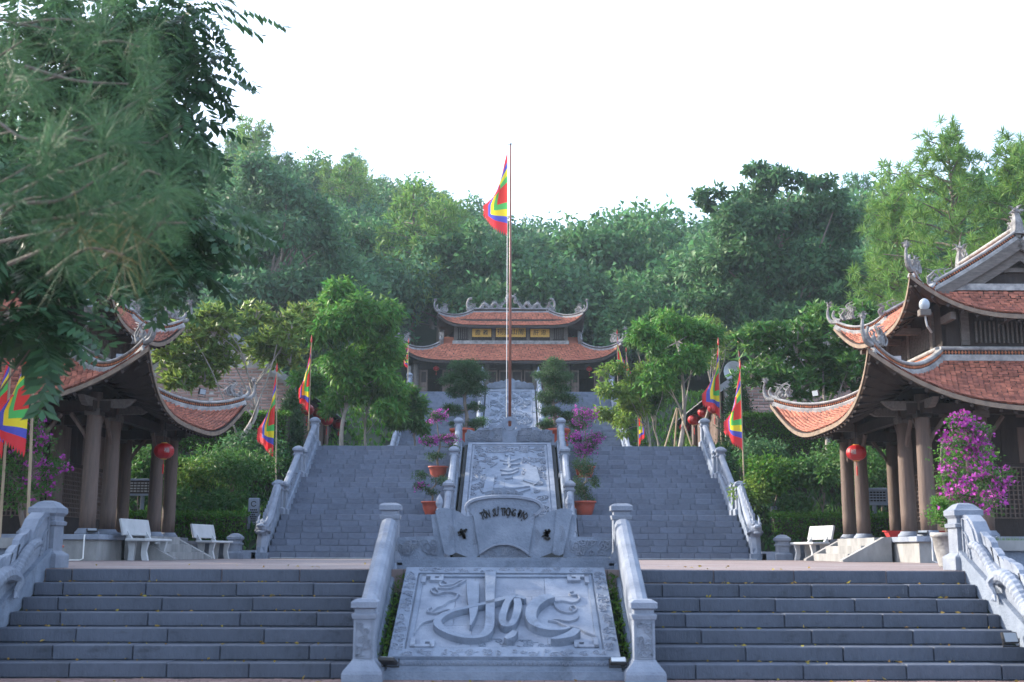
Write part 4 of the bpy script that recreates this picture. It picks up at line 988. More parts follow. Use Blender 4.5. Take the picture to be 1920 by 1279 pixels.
# ---------------------------------------------------------------- side houses
def house(s):
    side='left' if s<0 else 'right'; rd=random.Random(8+s)
    T=thing('brick_house',f'low brick gabled house with grey roof behind the {side} garden','house',(s*12.0,44.2,4.7),'side houses on the terrace')
    X=lambda a:a*s
    def bx2(b,a,c,*r): x0,x1=sorted((X(a),X(c))); b.bx(x0,x1,*r)
    zE=2.3; xe,xi,xr=-4.3,-3.7,-.2; zr=zE+(xr-xe)*.76; L=13.4
    P=lambda u,v,h:(X(u),h,v); Tk=MB()
    # gable wall core + individually laid bricks in the part above the hedges
    wall=MB(); wall.prism([(xi,-.1),(3,-.1),(3,zE+(xr-3)*0+.6),(xr,zr-.35),(xi,zE+.62)],P,.06,.3); w_=wall.build('gable_wall',M['lime'],T)
    bm=MB(); bm.bevbox(-.20,.20,-.02,.08,0,.075,.008); bm=bm.mesh('brick',M['brick']); cnt=0
    z=.75; r=0
    while z<3.5 and cnt<300:
        x=xi+.06+(r%2)*.2
        top=lambda x:zE+.55+(x-xi)*.70
        while x<-.55 and cnt<300:
            if z+.1<top(x-.2): 
                q=link('brick',bm,w_,(X(x+.2-.0),.03+rd.uniform(-.006,.006),z)); q.scale=(.97*rd.uniform(.96,1.02),1,1.15); cnt+=1
            x+=.42
        z+=.125 if False else .118; r+=1
    rest=MB(); z=.75; r=0
    for r in range(26):
        z=.75+.118*r; x=-.35+(r%2)*.2
        while x<2.8:
            if z+.1<zr-.5-abs(x-xr)*.75: rest.bx(X(x)-.195,X(x)+.195,.015,.058,z,z+.09)
            x+=.42
    tag(rest.build('brickwork',M['brick'],w_),kind='stuff')
    b=MB(); b.bx(min(X(xi),X(xi+.2)),max(X(xi),X(xi+.2)),.3,L,-.1,zE+.5); b.build('front_wall',M['dwood'],T)
    # roof slopes with courses
    def fr(a0,z0,a1,z1): return lambda k,u,t:np.stack([X(1)*(a0+(a1-a0)*np.asarray(t,float))+0*np.asarray(u,float),L/2-.1+np.asarray(u,float)*(L/2+.45)+0*np.asarray(t,float),z0+(z1-z0)*np.asarray(t,float)+.18*np.asarray(t,float)**3+0*np.asarray(u,float)],-1)
    for i,(a1,z1) in enumerate(((xe,zE),(4.0,zr-(4.0-xr)*.76))):
        f=fr(xr,zr,a1,z1); V,F_=tilefield(f,0,L/2+.45,L/2+.45,5,.24,.22,60+i); tag(link('roof_tiles',npmesh('roof_tiles',V,F_,M['houseroof']),T),kind='stuff')
        q=MB(); A=[f(0,u,t)[()] for t in(0,.5,1) for u in(-1,1)]
        for dz in(0,-.12): q.add([(p[0],p[1],p[2]+dz) for p in A],[(0,1,3,2),(2,3,5,4)])
        q.build('roof_deck',M['dwood'],T)
        q=MB(); pts=[Vector(f(0,-1,t)[()]) for t in np.linspace(0,1,6)]; q.sweep(pts,[(-.12,-.12),(-.12,.12),(.12,.12),(.12,-.12)],(0,1,0)); q.build('verge',M['ridge'],T)
    q=MB(); q.bx(X(xr)-.15,X(xr)+.15,-.5,L+.3,zr-.02,zr+.22); q.build('ridge',M['ridge'],T)
    # veranda: columns, doors
    cb=MB(); cb.sq([(.11,0),(.11,zE+.15)],n=8); cm=cb.mesh('column',M['wood'],True)
    for y in(.4,3.4,6.5,9.6,12.8): link('column',cm,T,(X(xe+.42),y,0))
    b=MB(); bx2(b,xe+.38,xe+.48,.0,L,zE+.02,zE+.2); b.build('eave_beam',M['wood'],T)
    for i in range(19):
        q=MB(); bx2(q,xi-.06,xi-.005,.4+.68*i+.02,.4+.68*(i+1)-.02,.1,2.1); d=q.build('door',M['wood'],T)
    if s>0:
        d=thing('satellite_dish','pale round satellite dish on the right house roof, behind a festival flag','dish',(8.62,43.9,7.75))
        q=MB(); c=Vector((0,0,.35)); n=16; ring=[]
        for rr,dd in((0,.12),(.2,.09),(.38,.0),(.39,-.0)):
            for j in range(n): a=2*math.pi*j/n; ring.append((rr*math.cos(a),dd,.35+rr*1.05*math.sin(a)))
        q.add(ring,[(i*n+j,i*n+(j+1)%n,(i+1)*n+(j+1)%n,(i+1)*n+j) for i in range(3) for j in range(n)]); q.build('reflector',M['metal'],d,smooth=True)
        q=MB(); q.tube([(0,.12,.35),(0,.2,-.3)],.03,5); q.build('mast',M['metal'],d)
        q=MB(); q.tube([(0,.02,0),(0,-.35,.3)],.015,4); q.tube([(0,-.33,.3),(0,-.40,.3)],.04,6); q.build('feed_arm',M['metal'],d)
    return T
house(-1); house(1)
# ---------------------------------------------------------------- foliage
def unit(a): return a/np.maximum(np.linalg.norm(a,axis=-1,keepdims=True),1e-9)
def leaves_np(p,d,l,w_,rs,fold=.25):
    n=len(p); r=rs.randn(n,3); s=unit(np.cross(d,r)); nn=np.cross(s,d); l=np.asarray(l).reshape(-1,1)*np.ones((n,1)); w_=np.asarray(w_).reshape(-1,1)*np.ones((n,1))
    mid=p+d*l*.45+nn*w_*fold; tip=p+d*l-nn*w_*.3
    V=np.stack([p,mid+s*w_*.5,tip,mid-s*w_*.5],1)
    return V.reshape(-1,3)
def quads(n): return np.arange(4*n).reshape(-1,4)
def clumppts(cl,n,rs,flat=.8,shell=.55):
    C=np.array([c[:3] for c in cl],float); r=np.array([c[3] for c in cl],float); wt=r**2; k=rs.choice(len(cl),n,p=wt/wt.sum())
    v=unit(rs.randn(n,3)); rad=r[k]*(shell+(1-shell)*rs.rand(n)**.7)*(1+.30*rs.randn(n)); q=v*rad[:,None]; q[:,2]*=flat
    return C[k]+q,v
def crownmesh(name,cl,n,l,w_,m,seed,droop=.35,flat=.8,shell=.55,out=.6):
    rs=np.random.RandomState(seed); p,v=clumppts(cl,n,rs,flat,shell)
    d=unit(v*out+rs.randn(n,3)*.55+np.array([0,0,-droop])); V=leaves_np(p,d,l*(.7+.6*rs.rand(n)),w_*(.7+.6*rs.rand(n)),rs)
    return npmesh(name,V,quads(n),m)
def subclumps(c,r,n,rs,rr=.42,flat=.75):
    v=unit(rs.randn(n,3)); v[:,2]=np.where(rs.rand(n)<.6,np.abs(v[:,2]),v[:,2]); q=v*r*(.45+.6*rs.rand(n,1)); q[:,2]*=flat
    return [(c[0]+a[0],c[1]+a[1],c[2]+a[2],r*rr*(.7+.6*rs.rand())) for a in q]
def whorls(name,cl,nw,per,l,w_,m,seed,flat=.8):
    # rosettes of long leaves at branch ends
    rs=np.random.RandomState(seed); p,v=clumppts(cl,nw,rs,flat,.7); ax=unit(v*.6+np.array([0,0,.8])+rs.randn(nw,3)*.25)
    P=np.repeat(p,per,0); A=np.repeat(ax,per,0); r=unit(rs.randn(nw*per,3)); t=unit(r-A*np.sum(r*A,1,keepdims=True)); d=unit(t+A*(.35+.5*rs.rand(nw*per,1)))
    return npmesh(name,leaves_np(P,d,l*(.7+.5*rs.rand(nw*per)),w_,rs,.15),quads(nw*per),m)
def tuftmesh(name,tf,per,l,w_,m,seed,curl=.15):
    # pine tufts: (pos,dir)
    rs=np.random.RandomState(seed); n=len(tf)*per; p=np.repeat(np.array([t[0] for t in tf]),per,0); A=np.repeat(unit(np.array([t[1] for t in tf],float)),per,0)
    sz=np.repeat(np.array([t[2] if len(t)>2 else 1. for t in tf]),per)[:,None]
    d=unit(A*.55+rs.randn(n,3)*.62); s=unit(np.cross(d,rs.randn(n,3)))*w_*.5; L=l*sz*(.75+.4*rs.rand(n,1)); p=p+A*L*rs.uniform(-.35,.1,(n,1))
    mid=p+d*L*.5; tip=p+d*L+np.array([0,0,-1])*L*curl*(1-np.abs(d[:,2:3]))
    V=np.stack([p-s*.6,p+s*.6,mid+s,mid-s,tip],1).reshape(-1,3); b=np.arange(n)[:,None]*5
    Fq=np.concatenate([b+np.array([0,1,2]),b+np.array([0,2,3]),b+np.array([3,2,4])])
    return npmesh(name,V,Fq,m)
def limbs(b,base,top,tr,cl,rd,sub=.5,kink=.12):
    base=Vector(base); top=Vector(top); L=(top-base).length
    path=cr([base,base.lerp(top,.35)+Vector((rd.uniform(-1,1),rd.uniform(-1,1),0))*L*kink*.5,base.lerp(top,.7)+Vector((rd.uniform(-1,1),rd.uniform(-1,1),0))*L*kink*.5,top],4)
    b.tube(path,[tr*(1.25 if i==0 else 1-.6*i/len(path)) for i in range(len(path))],7)
    cl=list(cl); rd.shuffle(cl)
    for c in cl[:9]:
        C=Vector(c[:3]); k=rd.randint(int(len(path)*.35),len(path)-1); s=Vector(path[k]); m=s.lerp(C,.5)+Vector((rd.uniform(-.1,.1),rd.uniform(-.1,.1),.10))*(C-s).length
        b.tube(cr([s,m,C],3),[tr*.28*(1-.12*i) for i in range(7)],5)
def tree(name,label,base,fork,tr,cl,n,l,w_,mk,seed,bark='bark',group=None,cat='tree',droop=.35,flat=.8,cname='crown',shell=.55,extra=None,mesh=None,kink=.12):
    rd=random.Random(seed); B=Vector(base); T=thing(name,label,cat,base,group); loc=[(c[0]-B.x,c[1]-B.y,c[2]-B.z,c[3]) for c in cl]
    b=MB(); limbs(b,(0,0,-.1),Vector(fork)-B,tr,loc,rd,kink=kink); b.build('trunk',M[bark],T,smooth=True)
    link(cname,mesh(loc) if mesh else crownmesh(cname,loc,n,l,w_,M[mk],seed,droop,flat,shell),T)
    if extra: link(extra[0],crownmesh(extra[0],loc,extra[1],extra[2],extra[3],M[extra[4]],seed+99,0,flat,.85),T)
    return T
def PC(px,py,r,Y): p=at(px,py,Y); return (p.x,p.y,p.z,r*Y/2160)
def ground(x,y): return terr(x,y,False)
# ---- forest on the hill: prototypes then individual copies
rsF=np.random.RandomState(17)
protos=[]
def proto(kind,seed):
    rs=np.random.RandomState(seed)
    if kind=='broad':
        H=rs.uniform(8,10.5); c=(0,0,H*.62); cl=subclumps(c,3.3,15,rs,.44,1.0)+[(0,0,H*.62,1.6)]
        return tree('hill_tree','',(0,0,0),(0,0,H*.6),.2,cl,5200,.46,.24,['leaf_forest','leaf_forest2'][seed%2],seed,flat=.85)
    if kind=='tall':
        H=12; cl=[]
        for i in range(13): a=rs.rand()*6.28; z=H*(.42+.55*i/12); r=2.3*(1-.55*i/12); cl.append((r*math.cos(a),r*math.sin(a),z,1.15*(1.15-.4*i/12)))
        return tree('hill_tree','',(0,0,0),(0,0,H*.85),.16,cl,3600,.42,.2,'leaf_forest2',seed)
    H=11; tf=[]; b=MB(); T=thing('hill_pine','','tree',(0,0,0)); b.tube([(0,0,-.3),(.1,.1,H*.5),(0,0,H)],[.2,.14,.04],6)
    for i in range(40):
        z=H*(.32+.68*i/39); R_=3.0*(1-.75*(i/39))*rs.uniform(.75,1.1)+.3; a=i*2.4+rs.rand()*.5; e=Vector((R_*math.cos(a),R_*math.sin(a),z+R_*.18)); b.tube([(0,0,z-.2),e],[.05,.02],4)
        for k in range(7):
            q=Vector((0,0,z)).lerp(e,rs.uniform(.45,1.05))+Vector(rs.randn(3)*.35); tf.append((tuple(q),(math.cos(a)*.4+rs.randn()*.3,math.sin(a)*.4+rs.randn()*.3,.8)))
    b.build('trunk',M['bark'],T); link('crown',tuftmesh('crown',tf,15,.55,.075,M['leaf_pine' if seed%2 else 'leaf_forest'],seed),T); return T
LB={'broad':'round crowned dark green tree on the forested hillside','tall':'slender open tree standing up on the hill forest','pine':'feathery lighter green pine on the forested hillside'}
for kind,sd in(('broad',2),('broad',3),('broad',6),('tall',4),('pine',5),('pine',8)): protos.append((kind,proto(kind,sd)))
cands=[]
y=72.5
while y<168:
    sp=5.0+ (y-70)*.012; x=-.46*y-6
    while x<.46*y+8:
        cands.append((x+rsF.uniform(-1.7,1.7),y+rsF.uniform(-1.8,1.8))); x+=sp
    y+=sp*1.0
cnt=0; used=set()
for x,y in cands:
    if y<75 and abs(x)<8: continue
    if y>152 and rsF.rand()<.3: continue
    r=rsF.rand(); ridge=y>138
    i=(3 if (ridge and r<.22 and -34<x<-4) else rsF.choice([0,1,2]) if y>92 and -8<x<28 else rsF.choice([0,1,2,4,5,4,5]) if y>95 else rsF.choice([0,1,2,0,1,4]))
    kind,p=protos[i]; sc_=rsF.uniform(.75,1.2)*(1.05 if y<92 else .9)*(.72 if i==3 else 1)*(.82 if ridge and x>-8 else 1)
    pos=(x,y,terr(x,y)-.3)
    if cnt>=292: break
    if i not in used: q=p; q.location=pos; q.scale=(sc_,)*3; q.rotation_euler.z=rsF.rand()*6.28; used.add(i)
    else: q=dup(p,pos,rz=rsF.rand()*6.28,scale=(sc_,sc_,sc_*rsF.uniform(.9,1.15)))
    q['label']=LB[kind]; q['group']='trees of the hillside forest'; cnt+=1
print('forest',cnt)
# ---- larger individual trees in front of the forest
def bigtree(label,base,cl_px,Y,mk,n,l,w_,seed,tr=.25,nsub=6,rr=.5,**k):
    rs=np.random.RandomState(seed); cl=[]
    for px,py,r in cl_px:
        c=PC(px,py,r,Y+rs.uniform(-1.5,1.5)); cl+=subclumps(c[:3],c[3],nsub,rs,rr,.85)
    top=max(cl,key=lambda c:c[2]); xm=sum(c[0] for c in cl)/len(cl)
    return tree('broadleaf_tree',label,base,(xm,Y,base[2]+(top[2]-base[2])*.72),tr,cl,n,l,w_,mk,seed,**k)
bx_=at(1470,600,62); bigtree('large dark spreading tree with two raised crowns, right of the temple',(bx_.x,62,ground(bx_.x,62)),[(1330,375,30),(1375,405,42),(1425,322,26),(1450,340,34),(1415,365,34),(1490,338,18),(1545,352,28),(1575,390,36),(1520,410,42),(1605,400,20),(1400,430,70),(1500,440,75),(1580,430,45),(1370,500,70),(1470,520,85),(1570,520,70),(1350,570,60),(1430,600,70),(1540,600,70)],62,'leaf_dark',26000,.38,.17,71,tr=.35,nsub=10,rr=.34)
bx_=at(860,600,78); bigtree('wide rounded tree just behind the left end of the temple roof',(bx_.x,78,ground(bx_.x,78)),[(870,460,45),(820,490,50),(920,500,50),(780,540,50),(850,550,60),(930,550,45),(880,590,60)],78,'leaf_forest',12000,.46,.22,72,tr=.3)
bx_=at(1130,600,76); bigtree('dark glossy tree just behind the right end of the temple roof',(bx_.x,76,ground(bx_.x,76)),[(1130,560,45),(1180,590,50),(1110,620,45),(1220,620,50)],76,'leaf_dark',7000,.42,.2,73,tr=.25)
bx_=at(480,600,66); bigtree('tall broad tree left of the temple, behind the bright green tree',(bx_.x,66,ground(bx_.x,66)),[(480,350,55),(540,380,60),(440,420,60),(600,430,60),(520,460,70),(450,500,60),(600,510,60),(540,560,70),(660,560,55),(470,590,70),(680,610,50)],66,'leaf_forest2',16000,.42,.2,74,tr=.35)
def pinetree(label,base,H,Rm,n,per,l,w_,mk,seed,z0=.35,name='pine_tree'):
    rs=np.random.RandomState(seed); T=thing(name,label,'tree',base,None); b=MB(); b.tube([(0,0,-.3),(.15,.1,H*.5),(0,0,H*.97)],[.24,.15,.03],7); tf=[]
    for i in range(n):
        z=H*(z0+(1-z0)*i/(n-1)); R_=Rm*(1-.8*(i/(n-1))**1.5)*rs.uniform(.6,1.15)+.25; a=i*2.4+rs.rand()*.8; e=Vector((R_*math.cos(a),R_*math.sin(a),z+R_*.22)); b.tube([(0,0,z-.3),Vector((0,0,z-.1)).lerp(e,.5),e],[.06,.04,.015],4)
        for k in range(9): q=Vector((0,0,z)).lerp(e,rs.uniform(.35,1.08))+Vector(rs.randn(3)*.32); tf.append((tuple(q),(math.cos(a)*.4+rs.randn()*.3,math.sin(a)*.4+rs.randn()*.3,.8)))
    b.build('trunk',M['bark'],T); link('crown',tuftmesh('crown',tf,per,l,w_,M[mk],seed),T); return T
for px,Y,top,Rm,sd,lb in((1800,46,262,3.2,81,'tall sunlit pine rising behind the right pavilion roof'),(1690,50,372,2.2,82,'shorter leaning pine left of the tall sunlit pine'),(1925,44,285,2.4,83,'pine cut off by the right edge of the picture')):
    p=at(px,600,Y); gz=ground(p.x,Y); H=at(px,top,Y).z-gz; pinetree(lb,(p.x,Y,gz),H,Rm,58,34,.46,.03,'leaf_pine',sd,z0=.28)
# ---- terrace trees
def pxtree(label,basepx,Y,forkpy,cl_px,n,l,w_,mk,seed,tr=.09,bark='pbark',nsub=4,rr=.5,spread=.8,gz=None,**k):
    rs=np.random.RandomState(seed); cl=[]
    for px,py,r in cl_px:
        c=PC(px,py,r,Y+rs.uniform(-spread,spread)); cl+=subclumps(c[:3],c[3],nsub,rs,rr,.9)
    bp=at(basepx,800,Y); gz=ground(bp.x,Y) if gz is None else gz; fk=at(basepx,forkpy,Y)
    return tree('terrace_tree',label,(bp.x,Y,gz),tuple(fk),tr,cl,n,l,w_,mk,seed,bark=bark,**k)
pxtree('dense bright green tree with pale forked trunk, left of the farthest stairs',642,41.5,700,[(660,565,45),(620,580,45),(700,590,45),(650,620,55),(720,620,35),(600,640,45),(690,660,55),(600,715,38),(655,735,38),(720,765,32),(620,760,22),(640,690,50),(740,670,35),(720,710,40)],19000,.26,.085,'leaf_mango',101,tr=.09,droop=.6)
pxtree('slim pale tree beside the bright green tree, left terrace',690,42.5,760,[(680,735,35),(715,745,35),(650,750,30),(745,740,30)],5200,.24,.08,'leaf_mango',102,tr=.06,droop=.6)
pxtree('small dark round tree in front of the farthest stairs, left side',775,43.5,790,[(775,750,22),(785,775,25),(760,790,25),(780,805,20),(745,770,20),(760,735,18)],6500,.22,.08,'leaf_shrub',103,tr=.05,droop=.6)
pxtree('thin white trunked tree tied to bamboo props, right terrace',1272,40.6,640,[(1225,650,30),(1270,625,40),(1310,640,40),(1240,690,35),(1300,690,35),(1215,630,25)],6200,.24,.08,'leaf_mango',104,tr=.085,nsub=5)
pxtree('sparse yellow green tree leaning over the farthest stairs, right side',1215,43.5,790,[(1160,740,28),(1140,785,24),(1170,800,24),(1195,720,30),(1190,770,30),(1220,700,28),(1150,700,20)],5200,.2,.07,'leaf_yellow',105,tr=.06,nsub=5)
pxtree('light green young tree behind the sparse yellow green tree',1232,45,760,[(1230,620,30),(1260,660,30),(1205,650,30),(1250,740,26),(1215,750,26)],5600,.24,.08,'leaf_shrub',106,tr=.05)
pxtree('bare twiggy tree with thin foliage behind the white trunked tree',1325,46,680,[(1330,615,28),(1300,620,30),(1360,640,25),(1340,665,30)],1300,.2,.07,'leaf_plumy',107,tr=.09,nsub=10,rr=.35)
T=thing('tree_props','three leaning bamboo props tied round the white trunked tree','tree prop',(at(1272,800,40.6).x,40.6,4.715))
for dx,dy in((-.55,-.1),(.5,-.15),(-.1,.5)):
    q=MB(); q.tube([(dx,dy,0),(dx*.06,dy*.06,1.55)],.03,6); q.build('prop',M['bamboo'],T)
def plumeria(label,base,fork,cl,n,per,mk,seed,flow=200,tr=.14):
    T=tree('plumeria_tree',label,base,fork,tr,cl,0,0,0,mk,seed,bark='pbark',mesh=lambda loc:whorls('crown',loc,n,per,.30,.085,M[mk],seed),kink=.35)
    rs=np.random.RandomState(seed); B=Vector(base); b=MB(); rd=random.Random(seed)
    for c in cl:
        for k in range(5):
            v=Vector(rs.randn(3)).normalized(); v.z=abs(v.z); C=Vector(c[:3])-B; b.tube(cr([C-Vector((0,0,c[3]*.5)),C+v*c[3]*.4,C+v*c[3]*.95],2),[.03,.025,.02,.018,.014],4)
    tag(b.build('branches',M['pbark'],T),kind='stuff')
    if flow:
        p,v=clumppts([(c[0]-B.x,c[1]-B.y,c[2]-B.z,c[3]) for c in cl],flow,rs,.8,.95); P5=np.repeat(p,5,0); d=unit(rs.randn(flow*5,3)+np.array([0,-.3,.8])); link('blossoms',npmesh('blossoms',leaves_np(P5,d,.07,.05,rs),quads(flow*5),M['wpetal']),T)
    return T
rs=np.random.RandomState(1)
cl=[]
for px,py,r in((430,620,40),(500,610,45),(550,640,40),(370,640,45),(330,680,45),(400,690,50),(470,660,50),(310,720,35),(560,600,30),(520,680,35),(360,720,35)): c=PC(px,py,r,37+rs.uniform(-.8,.8)); cl+=subclumps(c[:3],c[3],3,rs,.55)
bp=at(415,850,36.5); plumeria('yellowing plumeria with bare crooked pale branches behind the left pavilion',(bp.x,36.5,ground(bp.x,36.5)),tuple(at(470,720,37)),cl,1000,9,'leaf_plumy',111,0,.12)
cl=[]
for px,py,r in((1430,650,40),(1480,630,45),(1530,610,45),(1580,640,50),(1500,680,55),(1560,690,55),(1440,700,40),(1610,690,40),(1550,730,45),(1470,730,40),(1620,730,35),(1600,600,35)): c=PC(px,py,r,36.5+rs.uniform(-.8,.8)); cl+=subclumps(c[:3],c[3],4,rs,.55)
bp=at(1560,850,36.5); plumeria('leafy plumeria with small white flowers, left of the right pavilion roofs',(bp.x,36.5,ground(bp.x,36.5)),tuple(at(1545,740,36.5)),cl,1500,9,'leaf_plum',112,120,.11)
def cypress(label,px,Y,top,bot,wpx,seed):
    p=at(px,800,Y); gz=ground(p.x,Y); zt=at(px,top,Y).z; r=wpx/2*Y/2160; cl=[]; n=9
    for i in range(n): z=gz+.3+(zt-gz-.4)*i/(n-1); cl.append((p.x,Y,z,r*(1-.75*(i/(n-1))**1.8)))
    tree('cypress',label,(p.x,Y,gz),(p.x,Y,zt-.3),.08,cl,5200,.13,.05,'leaf_cyp',seed,flat=1.1,droop=-.7)
cypress('dark conical cypress at the head of the middle stairs, left side',545,38.9,733,880,46,121)
cypress('dark conical cypress beside the brick house, right side',1385,38.9,700,870,56,122)
# ---- hedges, bushes and garden plants on the banks
def hedge(label,x0,x1,y,h,dp,seed,mk='leaf_hedge'):
    rs=np.random.RandomState(seed); z=min(ground(x0,y),ground(x1,y)); T=thing('clipped_hedge',label,'hedge',((x0+x1)/2,y,z)); L=x1-x0
    b=MB(); b.bx(-L/2+.08,L/2-.08,-dp/2+.08,dp/2-.08,-.2,h-.08); b.build('branches',M['dirt'],T)
    n=int(900*(L*h+L*dp)); f=rs.rand(n); fr=h/(h+dp)
    p=np.stack([rs.uniform(-L/2,L/2,n),np.where(f<fr,-dp/2+rs.randn(n)*.04,rs.uniform(-dp/2,dp/2,n)),np.where(f<fr,rs.uniform(0,h,n),h+rs.randn(n)*.035)],1)
    d=unit(rs.randn(n,3)+np.where((f<fr)[:,None],[0,-.8,.3],[0,0,.9])); link('foliage',npmesh('foliage',leaves_np(p,d,.085,.045,rs),quads(n),M[mk]),T)
for s,nm in((-1,'left'),(1,'right')):
    for (a,c,y,h,dp,w_) in((7.2,15,32.2,.62,.6,'lowest'),(7.0,15,35.4,.8,.7,'middle'),(7.3,16,38.3,1.2,.8,'tall upper'),(5.6,7.2,44.0,.45,.5,'low terrace')):
        x0,x1=sorted((s*a,s*c)); hedge(f'{w_} clipped green hedge on the bank {nm} of the stairs',x0,x1,y,h,dp,int(y*10)+s)
def bush(label,px,py,r,Y,mk,seed,n=1800,l=.13,w_=.055,group=None,droop=.4,name='garden_shrub',trunk=True,sq=4):
    c=PC(px,py,r,Y); gz=min(ground(c[0],Y),c[2]-.1); rs=np.random.RandomState(seed)
    return tree(name,label,(c[0],Y,gz),(c[0],Y,c[2]),.035,subclumps(c[:3],c[3],sq+3,rs,.5)+[(c[0],Y,c[2],c[3]*.5)],n,l,w_,mk,seed,group=group,cat='shrub',droop=droop,cname='foliage')
for a in(('feathery round shrub between the left pavilion and the middle stairs',440,890,62,33.6,'leaf_shrub',201,4200,.14,.035),
 ('loose yellow green shrub behind the left red lantern',360,900,48,33.2,'leaf_yellow',202,1800,.13,.05),
 ('dark bush behind the left pavilion columns',265,890,55,33.8,'leaf_shrub',203,2400,.14,.06),
 ('dark bush at the far left behind the bougainvillea',160,880,55,32.5,'leaf_shrub',204,2400,.14,.06),
 ('low shrub with a few white flowers beside the stele, left garden',425,950,34,32.8,'leaf_shrub',205,1500,.12,.045),
 ('bright small tree with two pale trunks, right garden',1455,900,48,33.2,'leaf_hedge',206,2600,.14,.06),
 ('pale leafed garden tree with thin trunk beside the right lantern',1540,895,48,32.6,'leaf_shrub',207,2200,.15,.06),
 ('light green low shrub right of the middle stairs',1410,920,40,33.0,'leaf_yellow',208,1600,.12,.05),
 ('dark shrub seen between the right pavilion columns',1650,890,60,33.5,'leaf_shrub',209,2400,.14,.06),
 ('broad dark shrub deep in the right garden',1590,860,60,35,'leaf_shrub',210,2600,.14,.06),
 ('dense dark shrub on the upper left bank',470,850,55,36.2,'leaf_dark',211,2600,.14,.06),
 ('dense dark shrub on the upper right bank',1440,860,50,36.2,'leaf_dark',212,2400,.14,.06),
 ('small green shrub beside the far left hedge',330,950,36,32.6,'leaf_shrub',213,1500,.12,.05),
 ('dark shrub behind the inner columns of the right pavilion',1720,880,60,34,'leaf_shrub',214,2400,.14,.06),
 ('dark shrub at the foot of the right garden bank',1500,955,30,32.7,'leaf_shrub',215,1400,.12,.05)):
    bush(a[0],a[1],a[2],a[3],a[4],a[5],a[6],a[7],a[8],a[9])
for px,Y,sd in((1470,33.2,1),(1490,33.2,2)):
    pass
# ground cover on the banks
n=26000; a=np.random.RandomState(55); x=np.where(a.rand(n)<.5,-1,1)*a.uniform(6.8,18,n); y=a.uniform(31.4,48,n); z=np.array([terr(p,q,False) for p,q in zip(x,y)]); p=np.stack([x,y,z],1); d=unit(a.randn(n,3)*.6+np.array([0,-.3,1]))
tag(link('ground_cover',npmesh('ground_cover',leaves_np(p,d,.26,.1,a),quads(n),M['leaf_shrub'])),'low dark green plants covering the garden banks','ground cover',kind='stuff')
n=9000; x=np.where(a.rand(n)<.5,-1,1)*a.uniform(5.4,14,n); y=a.uniform(49,71,n); z=np.array([terr(p,q,False) for p,q in zip(x,y)]); p=np.stack([x,y,z],1); d=unit(a.randn(n,3)*.6+np.array([0,-.3,1]))
tag(link('ground_cover',npmesh('ground_cover',leaves_np(p,d,.34,.14,a),quads(n),M['leaf_hedge'])),'green undergrowth on the slopes beside the farthest stairs','ground cover',kind='stuff')
# ---- foreground trees at the left
def compound(rs,n,pos,dirs,size,pairs=9):
    # pinnate leaves: leaflets in two rows on a drooping stalk
    V=[]
    X=unit(dirs); up=np.tile(np.array([0,0,1.]),(n,1)); Yv=unit(np.cross(up,X)); Zv=np.cross(X,Yv)
    tw=rs.randn(n,1)*.35; Yv,Zv=Yv*np.cos(tw)+Zv*np.sin(tw),Zv*np.cos(tw)-Yv*np.sin(tw)
    for k in range(pairs):
        t=(k+1)/pairs; base=pos+X*size*t+Zv*(-size*.25*t*t)
        for sg in(-1,1):
            d=unit(Yv*sg*.85+X*.42+Zv*(-.32)+rs.randn(n,3)*.10); L=size*(.30-.10*abs(t-.5))*(.85+.3*rs.rand(n,1)); s=unit(np.cross(d,Zv)); m=base+d*L*.5
            V.append(np.stack([base,m+s*L*.22-Zv*L*.05,base+d*L-Zv*L*.12,m-s*L*.22-Zv*L*.05],1))
    t=1.0; base=pos+X*size+Zv*(-size*.25); d=X; s=Yv; L=size*.24; V.append(np.stack([base,base+d*L*.5+s*L*.2,base+d*L,base+d*L*.5-s*L*.2],1))
    A=np.concatenate(V,0).reshape(-1,3); return A,quads(len(A)//4)
def pinnate(label,base,fork,cl,n,size,seed,tr):
    rs=np.random.RandomState(seed); rd=random.Random(seed); B=Vector(base); T=thing('pinnate_tree',label,'tree',base); loc=[(c[0]-B.x,c[1]-B.y,c[2]-B.z,c[3]) for c in cl]
    b=MB(); limbs(b,(0,0,-.2),Vector(fork)-B,tr,loc,rd); b.build('trunk',M['bark'],T,smooth=True)
    p,v=clumppts(loc,n,rs,.85,.15); d=unit(v*[1,1,.3]+rs.randn(n,3)*[.6,.6,.2]+np.array([.25,-.1,-.25]))
    A,Fq=compound(rs,n,p,d,size*(.8+.4*rs.rand(n,1))); link('crown',npmesh('crown',A,Fq,M['leaf_near']),T)
    return T
cl=[PC(*q) for q in((345,30,67,13),(275,60,76,13.3),(375,115,49,12.6),(245,140,72,13.2),(315,190,58,12.6),(345,235,36,12.3),(235,50,81,13.6),(180,40,81,14),(225,190,81,13.6),(265,300,72,13.2),(345,340,58,13),(395,410,40,12.8),(335,430,58,12.8),(365,505,27,12.6),(275,490,63,12.6),(60,330,90,12.6),(150,300,90,13.4),(40,200,90,13.6),(90,120,90,14),(200,420,85,13),(100,430,81,12.4),(265,400,76,13.4),(30,60,90,14))]
pinnate('large leafy tree with dark glossy pinnate leaves filling the upper left sky',(-9.2,14.5,0),(-7.2,14,5.5),cl,1150,.55,301,.2)
cl=[PC(*q) for q in((20,520,50,9),(90,575,40,9),(30,600,40,8.8),(80,625,30,8.8),(10,440,60,9),(100,470,50,9.3))]
pinnate('low branch tree with big dark leaf sprays above the festival flag, far left',(-5.6,9.4,0),(-4.6,9.2,2.6),cl,130,.50,302,.06)
